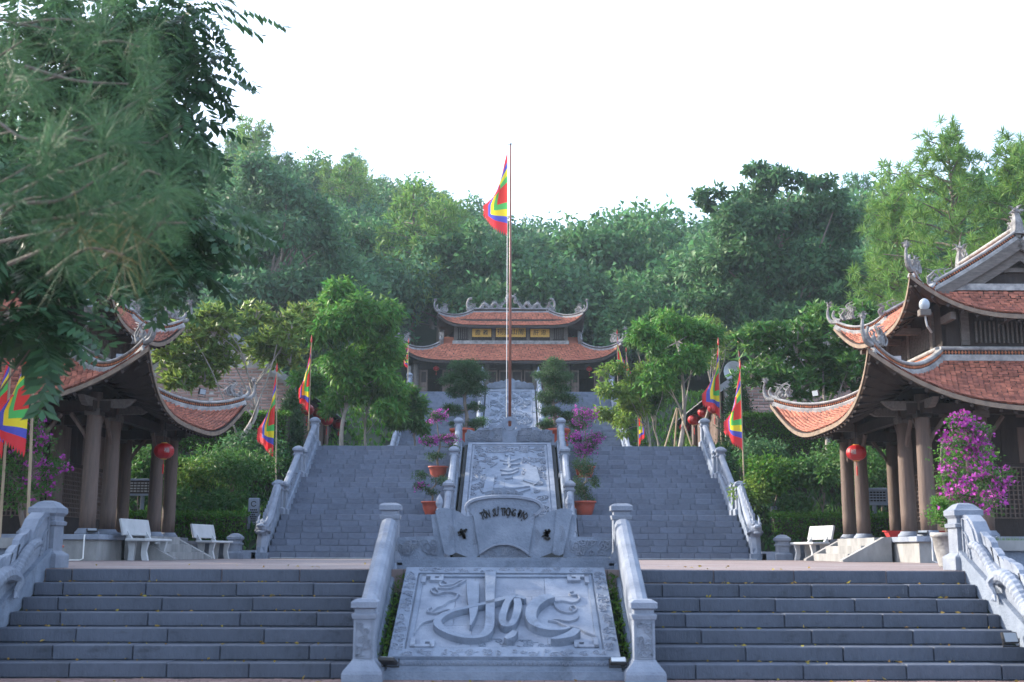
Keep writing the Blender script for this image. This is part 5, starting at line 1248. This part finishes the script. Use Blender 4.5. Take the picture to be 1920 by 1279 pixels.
def nearpine():
    rs=np.random.RandomState(33); T=thing('long_needled_pine','pine with long soft needles hanging in front of the leafy tree, nearest at upper left','tree',(-3.3,5.2,0)); B=Vector((-3.3,5.2,0)); b=MB()
    b.tube([(0,0,-.1),(.05,.05,2),(.0,.1,4.5),(-.1,.1,7)],[.2,.16,.13,.08],8); b.build('trunk',M['bark'],T,smooth=True); b=MB(); tf=[];dry=[]
    ends=[(180,340,5.0),(320,400,5.2),(260,370,5.1),(230,480,5.0),(140,430,5.0),(60,310,5.2),(110,250,5.6),(200,230,5.6),(280,270,5.5),(60,180,5.8),(150,130,6.0),(240,160,5.9),(40,80,6.0),(110,60,6.1),(190,50,6.2),(20,250,5.4),(300,330,5.3),(200,290,5.2),(30,380,5.1),(90,370,5.1),(350,420,5.4),(10,20,6.1),(260,90,6.2),(330,350,5.5),(170,400,5.1)]
    for px,py,Y in ends:
        e=at(px,py,Y)-B; s=e+Vector((-rs.uniform(.25,.6),rs.uniform(-.1,.3),rs.uniform(-.25,.15))); b.tube(cr([s,s.lerp(e,.5)+Vector((0,0,rs.uniform(-.08,.08))),e],4),[.011-.0009*i for i in range(9)],5)
        for k in range(3):
            q=e+Vector((rs.randn()*.16-.04*k,rs.randn()*.14,rs.randn()*.11)); tf.append((tuple(q),(.5+rs.randn()*.4,-.2+rs.randn()*.4,.35+rs.randn()*.4),rs.uniform(.75,1.15)))
    for px,py,Y in((230,490,4.9),(150,450,4.95),(250,440,5)): dry.append((tuple(at(px,py,Y)-B),(0.1,0,-1),1.0))
    tag(b.build('branches',M['bark'],T),kind='stuff'); link('crown',tuftmesh('crown',tf,92,.25,.0026,M['leaf_npine'],34,.25),T); link('dry_needles',tuftmesh('dry_needles',dry,22,.24,.003,M['leaf_npine2'],35,.5),T)
nearpine()
# trees standing outside the picture on the left that shade the steps
for i,(x,y,h) in enumerate(((-15.5,16.5,10),(-20,24,12),(-19,12,11))):
    rs=np.random.RandomState(400+i); cl=subclumps((x,y,h*.65),3.6,14,rs,.45,1.0); tree('shade_tree','tall leafy tree standing left of the leafy pinnate tree beyond the picture edge',(x,y,0),(x,y,h*.6),.3,cl,6000,.4,.2,'leaf_forest',400+i,group='trees left of the steps')
# ---------------------------------------------------------------- flags
def clothmesh(S_,seed,dirx=-1,comp=.32,droop=.75,folds=3.2,top=0):
    rs=np.random.RandomState(seed); n=26; V=[];UV=[]; ph=rs.rand()*6
    for j in range(n+1):
        for i in range(n+1):
            u=i/n; v=j/n
            fr=0
            if i==n: fr=.05*(1 if j%2 else -.3)
            fz=0
            if j==n: fz=.06*(1 if i%2 else -.3)
            H_=S_*1.55; x=dirx*H_*comp*(u+fr)*(.35+.65*min(1,v*1.7)); z=-H_*((1-v)*(droop*.66*u)+v*(1-.20*u)+fz*.6)
            A=S_*.12*u**.6*(.4+.6*v); y=A*math.sin(u*math.pi*folds+ph+v*1.2); x+=dirx*A*.35*math.cos(u*math.pi*folds*.9+ph)
            V.append((x,y,z)); UV.append((.40+.60*u,1-v))
    Q=[(j*(n+1)+i,j*(n+1)+i+1,(j+1)*(n+1)+i+1,(j+1)*(n+1)+i) for j in range(n) for i in range(n)]
    m=npmesh('cloth',V,Q,M['flag'],True); uvl=m.uv_layers.new(name='UVMap'); uvl.data.foreach_set('uv',np.array([UV[k] for q in Q for k in q],np.float32).ravel())
    return m
def flagpole(label,px,pytop,pybot,Y,seed,dirx=-1,comp=.32,lean=0,zb=None,folds=3.2,droop=.75):
    a=at(px,pytop,Y); b_=at(px,pybot,Y); S_=(a.z-b_.z)/1.58; comp*=.72; gz=ground(a.x,Y) if zb is None else zb
    if abs(a.x)<6.9 and 31<Y<38.6 : gz=ground(a.x,Y)
    T=thing('festival_flag',label,'flag',(a.x-lean,Y,gz),'five coloured festival flags on bamboo poles'); h=a.z-gz
    q=MB(); q.tube([(0,0,-.1),(lean*.5,0,h*.5),(lean,0,h+.05)],[.024,.02,.013],6); q.build('pole',M['bamboo'],T)
    q=MB(); q.tube([(lean,0,h+.02),(lean,0,h+.10),(lean,0,h+.3)],[.022,.035,.003],6); q.build('spear_tip',M['red'],T)
    link('cloth',clothmesh(S_,seed,dirx,comp,droop,folds),T,(lean+.01*dirx,0,h-.02))
    return T
flagpole('large festival flag on a leaning bamboo pole, at the far left below the leaves',66,628,856,15.2,1,-1,.44,-.12,zb=1.05,folds=2.2)
flagpole('festival flag half cut off by the left edge, partly behind the large festival flag',22,655,860,15.6,2,-1,.30,-.05,zb=1.05,folds=2.2)
flagpole('narrow festival flag beside the left outer balustrade, above the lower hedge',519,700,858,34.6,3,-1,.26,-.12)
flagpole('festival flag behind the top post of the left balustrade, beside the red lanterns',584,645,775,39.2,4,-1,.22,.0)
flagpole('small festival flag left of the temple, above the small dark round tree',766,646,692,57,5,-1,.25,.0)
flagpole('festival flag at the right eave of the temple, above the yellow green tree',1157,628,702,57,6,1,.25,.0)
flagpole('small red tipped festival flag at the far right of the temple eave',1174,660,716,59,7,1,.2,.0)
flagpole('wrapped festival flag half hidden in the yellow green tree',1196,738,835,45.5,8,1,.16,.0)
flagpole('festival flag behind the top post of the right balustrade, beside the dish',1347,648,782,39.2,9,-1,.30,.0,folds=2.4)
flagpole('broad festival flag hanging over the hedge right of the middle stairs',1388,692,842,34.8,10,-1,.34,.0,folds=2.0)
flagpole('festival flag on the pole just behind the satellite dish',1384,648,720,46.8,11,1,.15,.0)
# tall flagpole
Yf=41.0; T=thing('flagpole','tall brown metal flagpole on the axis behind the round holed crest','flagpole',(0,Yf,4.715))
hp=at(958,272,Yf).z-4.715
q=MB(); q.sq([(.3,0),(.3,.12),(.22,.16),(.22,.5),(.16,.55)],n=8); q.build('foot',M['white'],T)
q=MB(); q.tube([(0,0,.4),(0,0,hp*.5),(0,0,hp)],[.058,.048,.03],10); q.build('pole',M['polemetal'],T,smooth=True)
q=MB(); q.tube([(0,0,hp),(-.12,0,hp)],.02,5); q.ell((0,0,hp+.03),(.05,.05,.05),8,5); q.build('pulley_arm',M['metal'],T)
q=MB(); q.tube([(-.115,0,hp),(-.12,-.02,1.0)],.012,4); q.build('halyard',M['white'],T)
F_=thing('temple_flag','big five coloured flag hanging at the top of the tall flagpole','flag',(-.12,Yf,4.715))
S_=2.05; link('cloth',clothmesh(S_,15,-1,.29,.75,1.4),F_,(0,-.03,at(958,285,Yf).z-4.715))
# ---------------------------------------------------------------- lanterns
def lantern(label,pos,r,group,string,text=False):
    T=thing('red_lantern',label,'lantern',pos,group)
    b=MB(); n=20; V=[]; nv=10
    for i in range(nv+1):
        t=math.pi*(.08+.84*i/nv)
        for j in range(n): a=2*math.pi*j/n; rr=r*math.sin(t)*(1-.035*(j%2)); V.append((rr*math.cos(a),rr*math.sin(a),r*.80*math.cos(t)))
    b.add(V,[(i*n+j,(i+1)*n+j,(i+1)*n+(j+1)%n,i*n+(j+1)%n) for i in range(nv) for j in range(n)]); b.build('shade',M['lantern'],T,smooth=False)
    b=MB(); b.sq([(r*.30,-.0),(r*.30,r*.07)],0,0,r*.74,n=12); b.sq([(r*.30,-.0),(r*.30,r*.07)],0,0,-r*.80,n=12); b.build('cap_ring',M['gold'],T)
    b=MB(); b.tube([(0,0,r*.8),(0,0,r*.8+string)],r*.035,4); b.build('hanger',M['black'],T)
    b=MB(); b.tube([(0,0,-r*.8),(0,0,-r*1.25)],r*.02,4); b.tube([(0,0,-r*1.25),(0,0,-r*1.4),(0,0,-r*2.2)],[r*.05,r*.09,r*.07],6); b.build('tassel',M['red'],T)
    if text:
        vs,fs=textmesh('福',r*.55,.002,1); b=MB(); a0=text
        pts=[]
        for v in vs:
            ph=a0+v.x/(r*.98); th=v.y/(r*.82); pts.append(((r*1.005+v.z)*math.cos(th)*math.sin(ph),-(r*1.005+v.z)*math.cos(th)*math.cos(ph),(r*.82)*math.sin(th)))
        b.add(pts,fs); b.build('character',M['plaster'],T)
    return T
for s in(-1,1):
    p=at(308 if s<0 else 1606,848,26.3); nm='left' if s<0 else 'right'
    lantern(f'big red lantern hanging under the inner eave of the {nm} pavilion',tuple(p),.235,'lanterns under the pavilion eaves',4.55-p.z-.19,text=(.55 if s<0 else -.55))
WD=('nearest and largest','second nearest','third nearest','third farthest','second farthest','farthest and smallest')
for s,pts in((-1,((576,770),(598,776),(613,790),(635,797),(648,806),(660,815))),(1,((1340,765),(1321,773),(1302,787),(1286,801),(1274,813),(1262,819)))):
    for i,(px,py) in enumerate(pts):
        Y=(44.6,47.3,49.4,52.6,54.9,57)[i]; p=at(px,py,Y); nm='left' if s<0 else 'right'
        lantern(f'{WD[i]} red lantern in the row under the {nm} brick house eave',tuple(p),.285,'red lanterns along the house eaves',max(.1,6.98-p.z-.23))
for s in(-1,1): 
    p=at(818 if s<0 else 1105,692,63.6); lantern(f'small red lantern above the open {"left" if s<0 else "right"} temple door',tuple(p),.17,'lanterns at the temple doors',.35)
# ---------------------------------------------------------------- benches
def bench(label,x,y,rz):
    T=thing('stone_bench',label,'bench',(x,y,1.046),'white stone benches on the plaza',rz)
    q=MB(); q.bevbox(-.70,.70,-.24,.22,.40,.46,.015); q.build('seat',M['bench'],T)
    q=MB(); Mx=Matrix.Translation((0,.27,.52))@Matrix.Rotation(R(-14),4,'X'); q.bevbox(-.70,.70,-.03,.03,0,.36,.012,Mx); q.build('backrest',M['bench'],T)
    for s in(-1,1):
        q=MB(); P=lambda u,v,h:(h,u,v); x0,x1=s*.48-.04,s*.48+.04
        q.prism([(-.22,0),(-.10,0),(-.07,.12),(-.08,.40),(-.22,.40),(-.17,.2)],P,x0,x1); q.build('leg',M['bench'],T)
        q=MB(); q.prism([(.10,0),(.22,0),(.20,.2),(.25,.44),(.33,.62),(.27,.64),(.16,.47),(.13,.40),(.06,.40)],P,x0,x1); q.build('leg',M['bench'],T)
    return T
bench('pale stone bench in front of the left pavilion base, nearest of the benches',-7.75,25.2,R(84))
bench('pale stone bench beyond the left pavilion steps, near the low garden post',-7.55,30.0,R(82))
bench('white stone bench on the right, beside the right pavilion steps',7.7,29.9,R(-80))
# ---------------------------------------------------------------- garden walls, steles, plaques
GP=domepost(.66,.15,.19)
for s in(-1,1):
    nm='left' if s<0 else 'right'
    T=thing('garden_wall',f'low stone garden wall with a short capped post behind the {nm} bench','wall',(s*7.2,30.9,1.046)); link('post',GP,T,(0,-.1,0))
    q=MB(); x0,x1=sorted((s*.2,s*5)); q.bx(x0,x1,-.1,.1,0,.38); q.build('wall_face',M['stone'],T)
    q=MB(); q.bx(x0,x1,-.15,.15,.38,.46); q.build('coping',M['stone2'],T)
    q=MB(); x0,x1=sorted((s*-.55,s*-.18)); q.bx(x0,x1,-.15,.2,0,.22); q.build('kerb_block',M['stone2'],T)
def stele(label,px,py,Y,w_,h,txt):
    p=at(px,py,Y); gz=ground(p.x,Y); hz=max(p.z-gz,.2); T=thing('stele',label,'stele',(p.x,Y,gz)); zt=p.z-gz
    q=MB(); q.bevbox(-w_*.75,w_*.75,-.14,.14,-.1,zt,.01); q.build('base',M['stone2'],T)
    q=MB(); q.bevbox(-w_/2,w_/2,-.06,.06,zt,zt+h,.025); q.build('slab',M['stone2'],T)
    if txt:
        P=plane((0,-.061,zt+h*.5),(1,0,0),(0,0,1)); q=MB(); q.ribbon([(.07*math.cos(a),h*.27+.07*math.sin(a)) for a in np.linspace(.5,5.8,12)],.025,P,.004)
        for k,(y,n) in enumerate(((.03,4),(-.05,5),(-.13,2),(-.2,4),(-.27,3),(-.34,3))):
            for i in range(n): u=(i-(n-1)/2)*.05; q.prism([(u-.02,y*h*1.15-.02),(u+.02,y*h*1.15-.02),(u+.02,y*h*1.15+.02),(u-.02,y*h*1.15+.02)],P,0,.004)
        q.build('inscription',M['ink'],T)
stele('small inscribed stone stele beside the left dragon balustrade',476,984,32.8,.32,.72,True)
stele('plain weathered stone stele among the right garden shrubs',1457,990,32.9,.28,.62,False)
def plaque(label,px,py,Y,w_,h,mk,txt):
    p=at(px,py,Y); gz=ground(p.x,Y); T=thing('garden_plaque',label,'plaque',(p.x,Y,gz)); z=p.z-gz
    P=plane((0,0,z),(1,0,0),(0,0,1)); a,c=w_/2,h/2; pl=[(-a*.8,-c),(a*.8,-c),(a*.84,-c*.75),(a,-c*.55),(a,c*.55),(a*.84,c*.75),(a*.8,c),(-a*.8,c),(-a*.84,c*.75),(-a,c*.55),(-a,-c*.55),(-a*.84,-c*.75)]
    q=MB(); q.prism(pl,P,-.04,.03); b_=q.build('board',M[mk],T)
    q=MB(); q.ribbon(pl+[pl[0]],.06,lambda u,v,hh:P(u,v,hh+.03),.03); q.build('rim',M['stone2'],T)
    q=MB()
    for i in range(4):
        for k in range(7):
            u=(k-3)*w_*.105; v=c*.55-i*c*.36; q.prism([(u-w_*.04,v-.02),(u+w_*.04,v-.02),(u+w_*.04,v+.02),(u-w_*.04,v+.02)],P,.03,.036)
    tag(q.build('inscription',M['ink' if mk!='dwood' else 'plaster'],T),kind='stuff')
    q=MB(); q.tube([(0,.05,-.1),(0,.05,z)],.06,6); q.build('stand',M['stone2'],T)
plaque('dark plaque with pale notched rim, between the left pavilion columns',268,916,32.6,.95,.42,'dwood',True)
plaque('pale grey plaque with notched corners, between the right pavilion columns',1640,930,32.2,.85,.42,'stone2',True)
# ---------------------------------------------------------------- pots and bonsai
def pot(label,pos,r,h,mk='pot',name='flower_pot',cat='pot',square=None):
    T=thing(name,label,cat,pos); b=MB()
    if square: 
        L,W_=square; b.sq([(1*.46,0),(.5,h*.85),(.52,h*.86),(.52,h),(.47,h),(.46,h*.9)],0,0,0,L,W_)
    else: b.sq([(r*.62,0),(r*.66,.02),(r*.86,h*.5),(r*.95,h*.86),(r*1.06,h*.88),(r*1.06,h),(r*.94,h),(r*.9,h*.88)],n=20)
    b.build('bowl',M[mk],T,smooth=not square)
    b=MB(); b.sq([(r*.88 if not square else .45,h*.86),(r*.3 if not square else .2,h*.92)],0,0,0,*(square or (1,1)),n=4 if square else 16); b.build('soil',M['soil'],T)
    return T
def bonsai(label,pos,path,tr,pads,mk='leaf_bonsai',flowers=0,seed=1,name='bonsai',l=.05,w_=.026,dens=1.0,flat=.55,fp=None):
    # pads: (dx,dy,dz,r) leaf cushions ; path: stem points, local
    T=thing(name,label,'potted plant',pos); b=MB(); pp=cr(path,5); b.tube(pp,[tr*(1.1-.75*i/len(pp)) for i in range(len(pp))],7)
    rs=np.random.RandomState(seed); rd=random.Random(seed)
    for p in pads:
        k=min(range(len(pp)),key=lambda i:(pp[i][0]-p[0])**2+(pp[i][1]-p[1])**2+(pp[i][2]-p[2]+.1)**2); s=Vector(pp[k]); C=Vector(p[:3]); b.tube(cr([s,s.lerp(C,.55)+Vector((0,0,.03)),C],3),[tr*.45*(1-.1*i) for i in range(7)],5)
        for q in range(5): e=C+Vector((rd.uniform(-1,1),rd.uniform(-1,1),rd.uniform(-.2,.4)))*p[3]*.7; b.tube([C,e],[tr*.16,tr*.06],4)
    b.build('stem',M['bark'],T,smooth=True)
    n=int(dens*sum(p[3]**2 for p in pads)*9000*(.05/l)); cl=[tuple(p) for p in pads]
    sub=[]
    for p in cl: sub+=[p]+subclumps(p[:3],p[3],4,rs,.5,flat)
    link('leaf_pads',crownmesh('leaf_pads',sub,n,l,w_,M[mk],seed,0.0,flat,.4),T)
    if flowers:
        fcl=[p for i,p in enumerate(cl) if fp is None or i in fp]; fs_=[]
        for p in fcl: fs_+=subclumps((p[0],p[1],p[2]+p[3]*.1),p[3]*1.05,5,rs,.45,flat)+[p]
        m=int(flowers*sum(p[3]**2 for p in fcl)); pt,v=clumppts(fs_,m,rs,flat,.75); P3=np.repeat(pt,3,0)+rs.randn(m*3,3)*.012; d=unit(rs.randn(m*3,3)+np.repeat(v,3,0)*.9); link('blossoms',npmesh('blossoms',leaves_np(P3,d,.05,.04,rs,.4),quads(m*3),M['petal']),T)
    return T
def potplant(n1,n2,px,Y,z,r,h,**k):
    x=xat(px,Y,z); pot(n1,(x,Y,z),r,h); q=1.2 if k['seed']!=4 else 1.08; k['path']=[tuple(c*q for c in p) for p in k['path']]; k['pads']=[tuple(c*q for c in p) for p in k['pads']]; bonsai(n2,(x,Y,z+h*.9),**k)
potplant('red bowl pot on the lower landing, left of the inner balustrade','slender bougainvillea with flat pads, lower left of the flower pots',810,33.25,zl1,.29,.38,path=[(0,0,0),(.02,0,.15),(-.05,0,.28),(.1,0,.45),(.04,0,.6),(-.1,.0,.68)],tr=.035,pads=[(-.28,0,.62,.2),(.24,0,.52,.2),(-.28,0,.38,.16),(.05,0,.24,.13),(-.12,0,.30,.1)],flowers=900,fp=(2,),seed=2)
potplant('red bowl pot on the upper landing, left of the inner balustrade','tall magenta bougainvillea in three tiers, upper left of the flower pots',822,36.1,zl2,.3,.36,path=[(0,0,0),(-.03,0,.3),(.05,0,.6),(-.02,0,.95),(-.05,0,1.25)],tr=.035,pads=[(-.02,0,1.32,.24),(-.25,0,.68,.22),(.28,0,.74,.24),(-.12,0,.28,.24),(.4,0,.5,.17)],flowers=1500,fp=(0,1,2),seed=3)
potplant('red bowl pot on the lower landing, right of the inner balustrade','clipped green bonsai with a round top and lower pads, lower right of the flower pots',1097,33.25,zl1,.32,.40,path=[(0,0,0),(.04,0,.2),(-.06,0,.4),(.06,0,.6),(0,0,.85)],tr=.045,pads=[(0,0,.98,.30),(-.24,0,.50,.19),(.26,0,.55,.18),(-.1,0,.30,.22),(.06,0,.12,.17)],seed=4,flat=.8,dens=1.4)
potplant('red bowl pot on the upper landing, right of the inner balustrade','round headed magenta bougainvillea, upper right of the flower pots',1097,36.1,zl2,.32,.38,path=[(0,0,0),(.0,0,.4),(.03,0,.8),(.0,0,1.1)],tr=.035,pads=[(.02,0,1.28,.30),(-.26,0,.74,.20),(.28,0,.78,.20),(.02,0,.46,.27)],flowers=1900,seed=5,flat=.75)
for s,px,lb in((-1,873,'large layered bonsai pine left of the flagpole foot'),(1,1040,'large layered bonsai pine right of the flagpole foot')):
    z=4.715; Y=40.2; x=xat(px,Y,z); pot(f'tall red pot of the {"left" if s<0 else "right"} layered bonsai pine',(x+.1*-s*0+ (-.12 if s<0 else .12),Y,z),.42,.75)
    if s<0: pads=[(.0,0,2.25,.50),(-.3,0,1.9,.45),(.38,0,1.95,.45),(.0,0,1.6,.50),(.35,0,1.45,.40),(-.35,0,1.38,.35),(-.42,0,.72,.36),(.42,0,.85,.30),(-.3,0,.25,.25),(.35,0,.28,.30)]
    else: pads=[(.0,0,2.35,.42),(-.25,0,1.95,.42),(.25,0,1.95,.42),(.1,0,1.55,.45),(-.3,0,1.2,.36),(.5,0,1.15,.38),(-.2,0,.75,.34),(.45,0,.5,.40),(.85,0,.2,.30),(-.3,0,.2,.3)]
    bonsai(lb,(x,Y,z+.65),[(0,0,0),(.05,0,.5),(-.04,0,1.1),(.03,0,1.7),(0,0,2.2)],.075,pads,'leaf_bonsai',0,20+s,l=.085,w_=.022,dens=2.4,flat=.48)
for px,Y,z,sd,lb in((1032,51,4.725+2*r3*3,31,'small pink bougainvillea beside the foot of the highest ramp, right side'),(1050,41.6,4.715,32,'low pink bougainvillea behind the right bonsai pine'),(902,41.8,4.715,33,'low bronze leafed shrub behind the left bonsai pine')):
    x=xat(px,Y,z); pot('red pot of the '+lb.split(' beside')[0].split(' behind')[0],(x,Y,z),.3,.35); bonsai(lb,(x,Y,z+.3),[(0,0,0),(.02,0,.5),(0,0,.9)],.03,[(0,0,.9,.3),(-.15,0,.55,.25),(.2,0,.5,.25)],'leaf_shrub' if sd!=33 else 'leaf_dark',500 if sd!=33 else 0,sd)
# large foreground bougainvilleas and topiary
pos=(6.35,15.6,1.046); pot('long red rectangular planter behind the right dragon parapet post',(6.62,15.6,1.046),.3,.30,square=(.85,.45))
b=thing('grass_tuft','tuft of fine grass growing in the long red planter','grass',(6.62,15.6,1.32)); n=500; a=np.random.RandomState(8); p=np.stack([a.uniform(-.4,.4,n),a.uniform(-.18,.18,n),0*a.rand(n)],1); d=np.stack([a.randn(n)*.04,a.randn(n)*.03,.07+.09*a.rand(n)],1); sd_=np.array([[.005,0,0]]); link('blades',npmesh('blades',np.stack([p-sd_,p+sd_,p+d],1).reshape(-1,3),np.arange(3*n).reshape(-1,3),M['grass']),b)
def pxpads(L,X,Y,Z): 
    o=[]
    for px,py,r in L: p=at(px,py,Y); o.append((p.x-X,random.uniform(-.12,.12),p.z-Z,r*Y/2160))
    return o
X,Y,Z=6.42,15.6,1.30
def pth(L): return [(at(a,c,Y).x-X,0,at(a,c,Y).z-Z) for a,c in L]
bonsai('tall magenta bougainvillea with a twisted grey trunk, right foreground planter',(X,Y,Z),[(0,0,0)]+pth([(1838,950),(1832,925),(1845,900),(1818,880),(1815,860),(1822,835),(1810,800)]),.035,pxpads([(1795,800,26),(1820,810,30),(1800,835,36),(1835,840,28),(1785,880,22),(1865,890,24),(1840,925,44),(1795,930,24),(1800,785,16)],X,Y,Z),'leaf_shrub',1150,41,fp=(0,1,2,3,4,5,6,7,8),l=.045,w_=.025,dens=.55,flat=.75)
X,Y,Z=6.35,17.2,1.05+.45
pot('white classical urn pot behind the right parapet post',(6.5,17.2,1.046),.24,.5,'plaster')
bonsai('clipped green topiary in rounded tiers behind the magenta bougainvillea',(6.5,17.2,1.5),[(0,0,0),(.03,0,.5),(-.03,0,1.0),(0,0,1.4)],.04,[(p[0]-.15,p[1]*.6,p[2],p[3]) for p in pxpads([(1790,855,36),(1825,865,32),(1780,905,24),(1815,905,22),(1765,945,20),(1768,970,24),(1800,975,22)],X,Y,Z)],'leaf_mango',0,42,l=.045,w_=.026,dens=1.3,flat=.7)
X,Y,Z=-6.5,15.9,1.30
pot('broad round clay bowl behind the left parapet post',(-6.55,15.9,1.046),.48,.28)
bonsai('dim magenta bougainvillea with pale stems behind the festival flags, far left',(X,Y,Z),[(0,0,0)]+[(at(a,c,Y).x-X,0,at(a,c,Y).z-Z) for a,c in((38,950),(50,910),(62,880),(58,840))],.035,pxpads([(70,830,30),(45,850,30),(95,880,24),(20,895,30),(75,915,30),(35,940,28),(60,800,24)],X,Y,Z),'leaf_shrub',650,43,fp=(0,1,2,4,6),l=.05,w_=.03,dens=.7,flat=.8)
pot('red rectangular planter between the right pavilion columns',(9.3,26.3,1.575),.3,.16,'red',square=(1.6,.3))
# ---------------------------------------------------------------- small fittings
def flood(label,pos,rz,tilt=-35,w_=.2,stand=.08):
    T=thing('floodlight',label,'floodlight',pos,None,rz); Mx=Matrix.Translation((0,0,stand))@Matrix.Rotation(R(tilt),4,'X')
    q=MB(); q.bevbox(-w_/2,w_/2,-.02,.02,0,w_*.68,.006,Mx); q.build('housing',M['black'],T)
    q=MB(); q.bx(-w_*.42,w_*.42,-.025,-.0205,w_*.06,w_*.62,Mx); q.build('glass',M['lens'],T)
    q=MB(); q.tube([(-w_*.55,0,stand+w_*.3),(-w_*.55,0,.0),(w_*.55,0,0),(w_*.55,0,stand+w_*.3)],.008,4); q.build('bracket',M['black'],T)
    return T
def face_at(pos): return 0
flood('flat floodlight at the lower left corner of the calligraphy ramp',(-1.13,11.83,.13),R(160),-62,.17,.03)
flood('flat floodlight at the lower right corner of the calligraphy ramp',(1.14,11.83,.13),R(0),-70,.17,.03)
flood('white faced floodlight at the foot of the right steps, cut by the picture edge',(5.27,12.35,.30),R(10),-20,.17,.03)
flood('small floodlight on the stone edge of the left pavilion, above a cable',(-8.55,24.0,1.585),R(20),-70,.2,.05)
flood('small floodlight on the stone edge of the right pavilion, above a cable',(8.52,24.0,1.585),R(-20),-70,.2,.05)
for pos,rz,lb in(((7.5,27.9,4.95),R(-60),'square floodlight on the inner hip of the right pavilion lower roof'),((-7.5,27.9,4.95),R(60),'square floodlight on the inner hip of the left pavilion lower roof'),((8.4,24.6,5.25),R(-20),'small floodlight behind the near corner ornament of the right pavilion lower roof'),((-8.4,24.6,5.25),R(20),'small floodlight behind the near corner ornament of the left pavilion lower roof')): flood(lb,pos,rz,10,.22,.05)
def lamp(s):
    p=at(1733,570,24.0); nm='right' if s>0 else 'left'; T=thing('corner_lamp',f'white bowl lamp on a bracket under the upper corner of the {nm} pavilion','lamp',(s*(p.x if s>0 else p.x+.05),24.0,p.z))
    q=MB(); q.ell((0,0,0),(.115,.11,.14),12,8); q.build('glass_bowl',M['lens'],T,smooth=True)
    q=MB(); q.bevbox(-.12,.12,-.06,.12,-.24,-.10,.01); q.build('housing',M['gwood'],T)
    q=MB(); q.tube([(0,.02,-.2),(s*.05,.05,-.45),(s*.3,.5,-.5)],.025,5); q.build('arm',M['metal'],T)
lamp(1); lamp(-1)
for s in(-1,1):
    q=MB(); y=23.79; x=s*8.62; q.tube([(x,y,1.57),(x,y-.015,1.5),(x,y-.015,1.09),(x+s*.06,y-.02,1.06),(x+s*.9,y-.02,1.06)],.014,5)
    tag(q.build('cable',M['white']),f'white cable running down the front of the {"left" if s<0 else "right"} pavilion base','cable')
# hosepipe at the foot of the middle stairs
q=MB(); q.tube(cr([(-6.3,30.9,1.065),(-5,30.95,1.065),(-3.4,30.9,1.065),(-2.1,30.93,1.065)],4),.013,5); tag(q.build('cable',M['metal']),'thin pale cable lying along the foot of the left middle stairs','cable')
q=MB(); q.tube(cr([(2.1,30.93,1.065),(3.8,30.9,1.065),(5.4,30.94,1.065),(6.5,30.7,1.065)],4),.013,5); tag(q.build('cable',M['metal']),'thin pale cable lying along the foot of the right middle stairs','cable')
# fallen leaves
n=230; a=np.random.RandomState(77); P_=[]
for i in range(n):
    k=a.randint(0,8)
    if k==0: x,y,z=a.uniform(-5.3,5.3),a.uniform(11.5,11.97),.008
    elif k<7: x=a.choice([-1,1])*a.uniform(1.7,5.3); y=12+.3*(k-1)+a.uniform(.03,.28); z=.15*k+.004
    else: x,y,z=a.uniform(-6,6),a.uniform(13.9,17),1.056
    if k==7 and abs(x)<1.5: x+=2*np.sign(x)
    P_.append((x,y,z))
p=np.array(P_); d=unit(a.randn(n,3)*[1,1,.15]+[0,0,.12]); tag(link('fallen_leaves',npmesh('fallen_leaves',leaves_np(p,d,.05*(.6+.8*a.rand(n)),.026,a,.2),quads(n),M['fallen'])),'scattered small yellow leaves fallen on the paving and steps','fallen leaves',kind='stuff')
# ---------------------------------------------------------------- haze
b=MB(); b.bx(-345,345,-95,350,-62,72); hz=b.build('haze',[]); hz['kind']='stuff'; hz['label']='thin bluish haze in the air over the hillside'; hz['category']='haze'
m=bpy.data.materials.new('air'); m.use_nodes=True; t=m.node_tree; t.nodes.remove(t.nodes['Principled BSDF']); pv=t.nodes.new('ShaderNodeVolumePrincipled'); pv.inputs['Color'].default_value=(.72,.88,1,1); pv.inputs['Density'].default_value=.00048; pv.inputs['Anisotropy'].default_value=.2
t.links.new(pv.outputs[0],t.nodes['Material Output'].inputs['Volume']); hz.data.materials.append(m)
